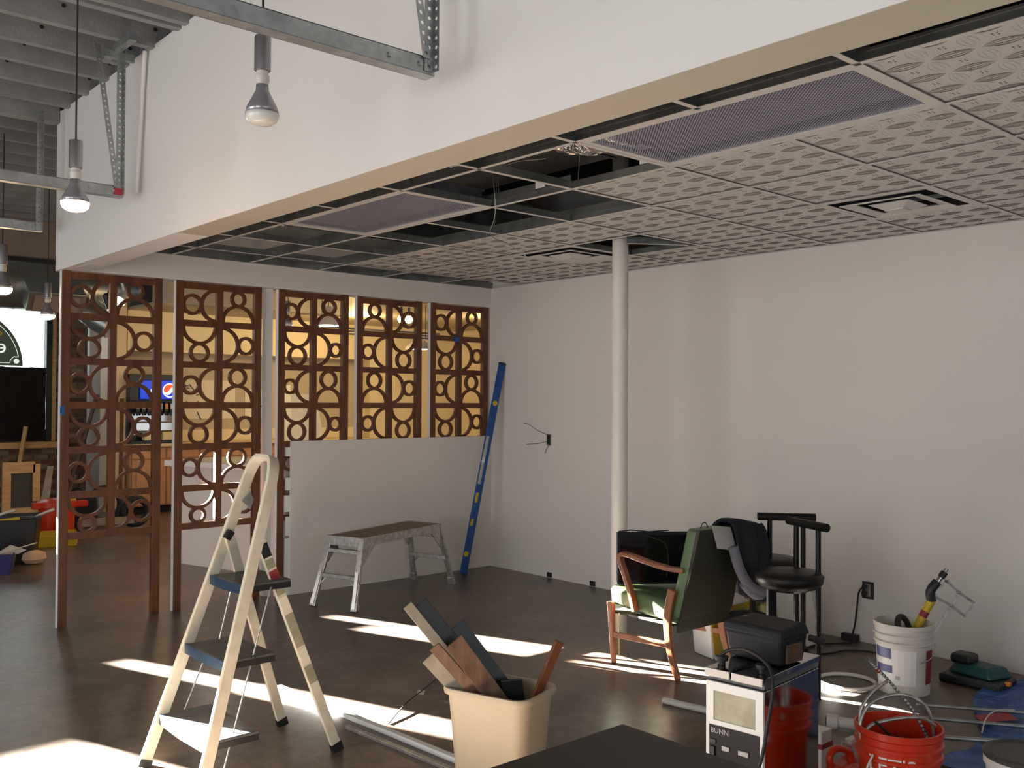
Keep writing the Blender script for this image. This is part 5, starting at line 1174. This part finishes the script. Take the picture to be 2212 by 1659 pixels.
obj('socket', MB().tube([(-1.672, -4.448, .035), (-1.650, -4.492, .035)], .033, 16), 'pvc', t, smooth=True); obj('bore', MB().tube([(-1.674, -4.444, .035), (-1.670, -4.452, .035)], .022, 16), 'dark', t)
# charger / sander
t = thing('orbital_sander', 'teal and black corded power tool on the floor by the wall', 'tool', (-.36, -4.57, 0))
obj('base', MB().box(-.50, -.26, -4.78, -4.45, .0, .05), 'black', t, bevel=.015)
obj('body', MB().hexa([(-.47, -4.72, .05), (-.30, -4.78, .05), (-.24, -4.52, .05), (-.42, -4.46, .05), (-.44, -4.70, .11), (-.32, -4.75, .11), (-.28, -4.56, .11), (-.40, -4.50, .11)]), 'teal', t, bevel=.015)
obj('grip', MB().box(-.43, -.31, -4.60, -4.48, .10, .155), 'black', t, bevel=.02)
obj('trigger', MB().box(-.42, -.39, -4.80, -4.77, .03, .05), 'orange', t, bevel=.004)
wire('extension_cord', [(-.02, -3.70, .03), (-.12, -3.72, .012), (-.30, -3.60, .008), (-.55, -3.62, .008), (-.50, -3.74, .008), (-.30, -3.80, .008), (-.22, -3.95, .008), (-.36, -4.10, .01), (-.40, -4.25, .01)], .006, 'cord', 'black extension cord looping over the floor by the wall', 'cord')
t = thing('power_strip', 'black power adaptor on the floor under the wall outlet', 'adaptor', (-.1, -3.68, 0))
obj('body', MB().box(-.05, -.005, -3.72, -3.61, 0, .045), 'black', t, bevel=.006)
single('power_adaptor', MB().box(-.38, -.26, -4.22, -4.12, 0, .05), 'black', 'black adaptor block left of the white bucket', 'adaptor', bevel=.008)
for i, (y, lb) in enumerate(((-.81, 'small black spacer at the wall foot, first from the corner'), (-1.33, 'small black spacer at the wall foot, second from the corner'), (-3.86, 'black spacer at the wall foot just left of the white bucket'))):
    single('wall_spacer', MB().box(-.006, .0, y - .03, y + .03, .004, .045 if i < 2 else .06), 'black', lb, 'spacer')
# outlets
t = thing('electrical_box', 'open metal switch box in the right wall with loose wires', 'outlet', (0, -.795, 1.21))
obj('box', MB().box(-.004, 0, -.822, -.768, 1.158, 1.258), 'galvd', t); obj('inside', MB().box(-.005, -.004, -.814, -.776, 1.166, 1.25), 'dark', t)
for pts in ([(-.005, -.79, 1.25), (-.05, -.70, 1.29), (-.08, -.62, 1.34), (-.09, -.56, 1.35)], [(-.005, -.80, 1.20), (-.05, -.72, 1.175), (-.09, -.60, 1.165)], [(-.005, -.80, 1.165), (-.02, -.78, 1.12), (-.02, -.765, 1.09)]):
    obj('wire', MB().tube(smoothpath(pts), .0025, 5), 'cord', t)
t = thing('wall_outlet', 'black double wall socket with a cord plugged in, near the floor', 'outlet', (0, -3.77, .34))
obj('plate', MB().box(-.006, 0, -3.815, -3.735, .285, .395), 'black', t, bevel=.003); obj('socket_face', MB().box(-.010, -.006, -3.795, -3.757, .30, .38), 'galvd', t)
obj('plug', MB().box(-.035, -.010, -3.775, -3.745, .305, .335).box(-.03, -.01, -3.775, -3.745, .35, .375), 'black', t, bevel=.003)
obj('cord', MB().tube(smoothpath([(-.03, -3.755, .365), (-.04, -3.73, .32), (-.035, -3.715, .22), (-.03, -3.70, .12), (-.025, -3.68, .045)]), .006, 8), 'cord', t, smooth='all')
# bottles next to the red bucket
t = thing('spray_jug', 'red plastic jug with a hollow handle beside the stainless machine', 'bottle', (-2.39, -4.93, 0))
obj('body', MB().box(-2.46, -2.33, -4.99, -4.88, 0, .155), 'redp', t, bevel=.03)
obj('handle', MB().tube(smoothpath([(-2.455, -4.92, .13), (-2.47, -4.92, .19), (-2.43, -4.925, .215), (-2.36, -4.94, .19), (-2.345, -4.945, .14)]), .014, 10), 'redp', t, smooth='all')
t = thing('spray_bottle', 'red bottle with a white trigger sprayer left of the red bucket', 'bottle', (-2.29, -4.90, 0))
obj('body', MB().lathe([(0, 0), (.038, 0), (.038, .11), (.028, .14), (.016, .15), (.016, .17)], (-2.285, -4.90, 0), 20), 'redp', t, smooth=True)
obj('trigger_head', MB().box(-2.315, -2.255, -4.925, -4.895, .195, .222).box(-2.297, -2.273, -4.915, -4.89, .15, .20), 'whitep', t, bevel=.005); obj('trigger', MB().bar((-2.30, -4.885, .20), (-2.315, -4.875, .165), .01, .01), 'whitep', t)
t = thing('small_carton', 'small white carton with a dark red band behind the red bottles', 'carton', (-2.2, -4.72, 0))
obj('carton', MB().box(-2.27, -2.19, -4.77, -4.69, 0, .20), 'white', t, bevel=.004); obj('band', MB().box(-2.273, -2.187, -4.773, -4.687, .13, .15), 'labelr', t)

# lidded pail, chair back, table near the camera
t = thing('lidded_pail', 'cream pail with a grey lid and brass fitting at the right edge', 'bucket', (-2.32, -5.56, 0))
obj('shell', MB().lathe([(0, 0), (.12, 0), (.13, .30), (.138, .305), (.138, .33), (0, .33)], (-2.30, -5.57, 0), 40), 'whitep', t, smooth=True)
obj('lid', MB().lathe([(.138, .33), (.140, .345), (.128, .350), (.12, .343), (0, .343)], (-2.30, -5.57, 0), 40), 'cush', t, smooth=True)
obj('brass_fitting', MB().tube([(-2.26, -5.57, .345), (-2.26, -5.57, .375), (-2.22, -5.60, .385)], .012, 10), 'brass', t); obj('valve_knob', MB().box(-2.245, -2.215, -5.60, -5.57, .38, .40), 'yel', t, bevel=.004)
t = thing('near_chair', 'dark grey padded chair back just above the bottom edge', 'chair', (-4.1, -6.05, 0))
obj('back_pad', MB().hexa([(-4.26, -6.06, .60), (-4.12, -6.20, .60), (-4.08, -6.16, .60), (-4.20, -6.03, .60), (-4.215, -6.055, .893), (-4.10, -6.18, .900), (-4.06, -6.148, .900), (-4.168, -6.024, .897)]), 'cush', t, bevel=.015)
for x, y in ((-4.20, -6.08), (-4.12, -6.16)): obj('post', MB().tube([(x, y, 0), (x, y, .7)], .014, 10), 'blackm', t)
t = thing('work_table', 'dark tabletop filling the bottom of the picture in front of the bin', 'table', (-4.6, -5.6, 0))
obj('tabletop', MB().box(-4.95, -4.013, -5.90, -5.235, .71, .74), 'table', t, bevel=.003)
for x in (-4.90, -4.06):
    for y in (-5.85, -5.29): obj('leg', MB().box(x - .02, x + .02, y - .02, y + .02, 0, .71), 'blackm', t)
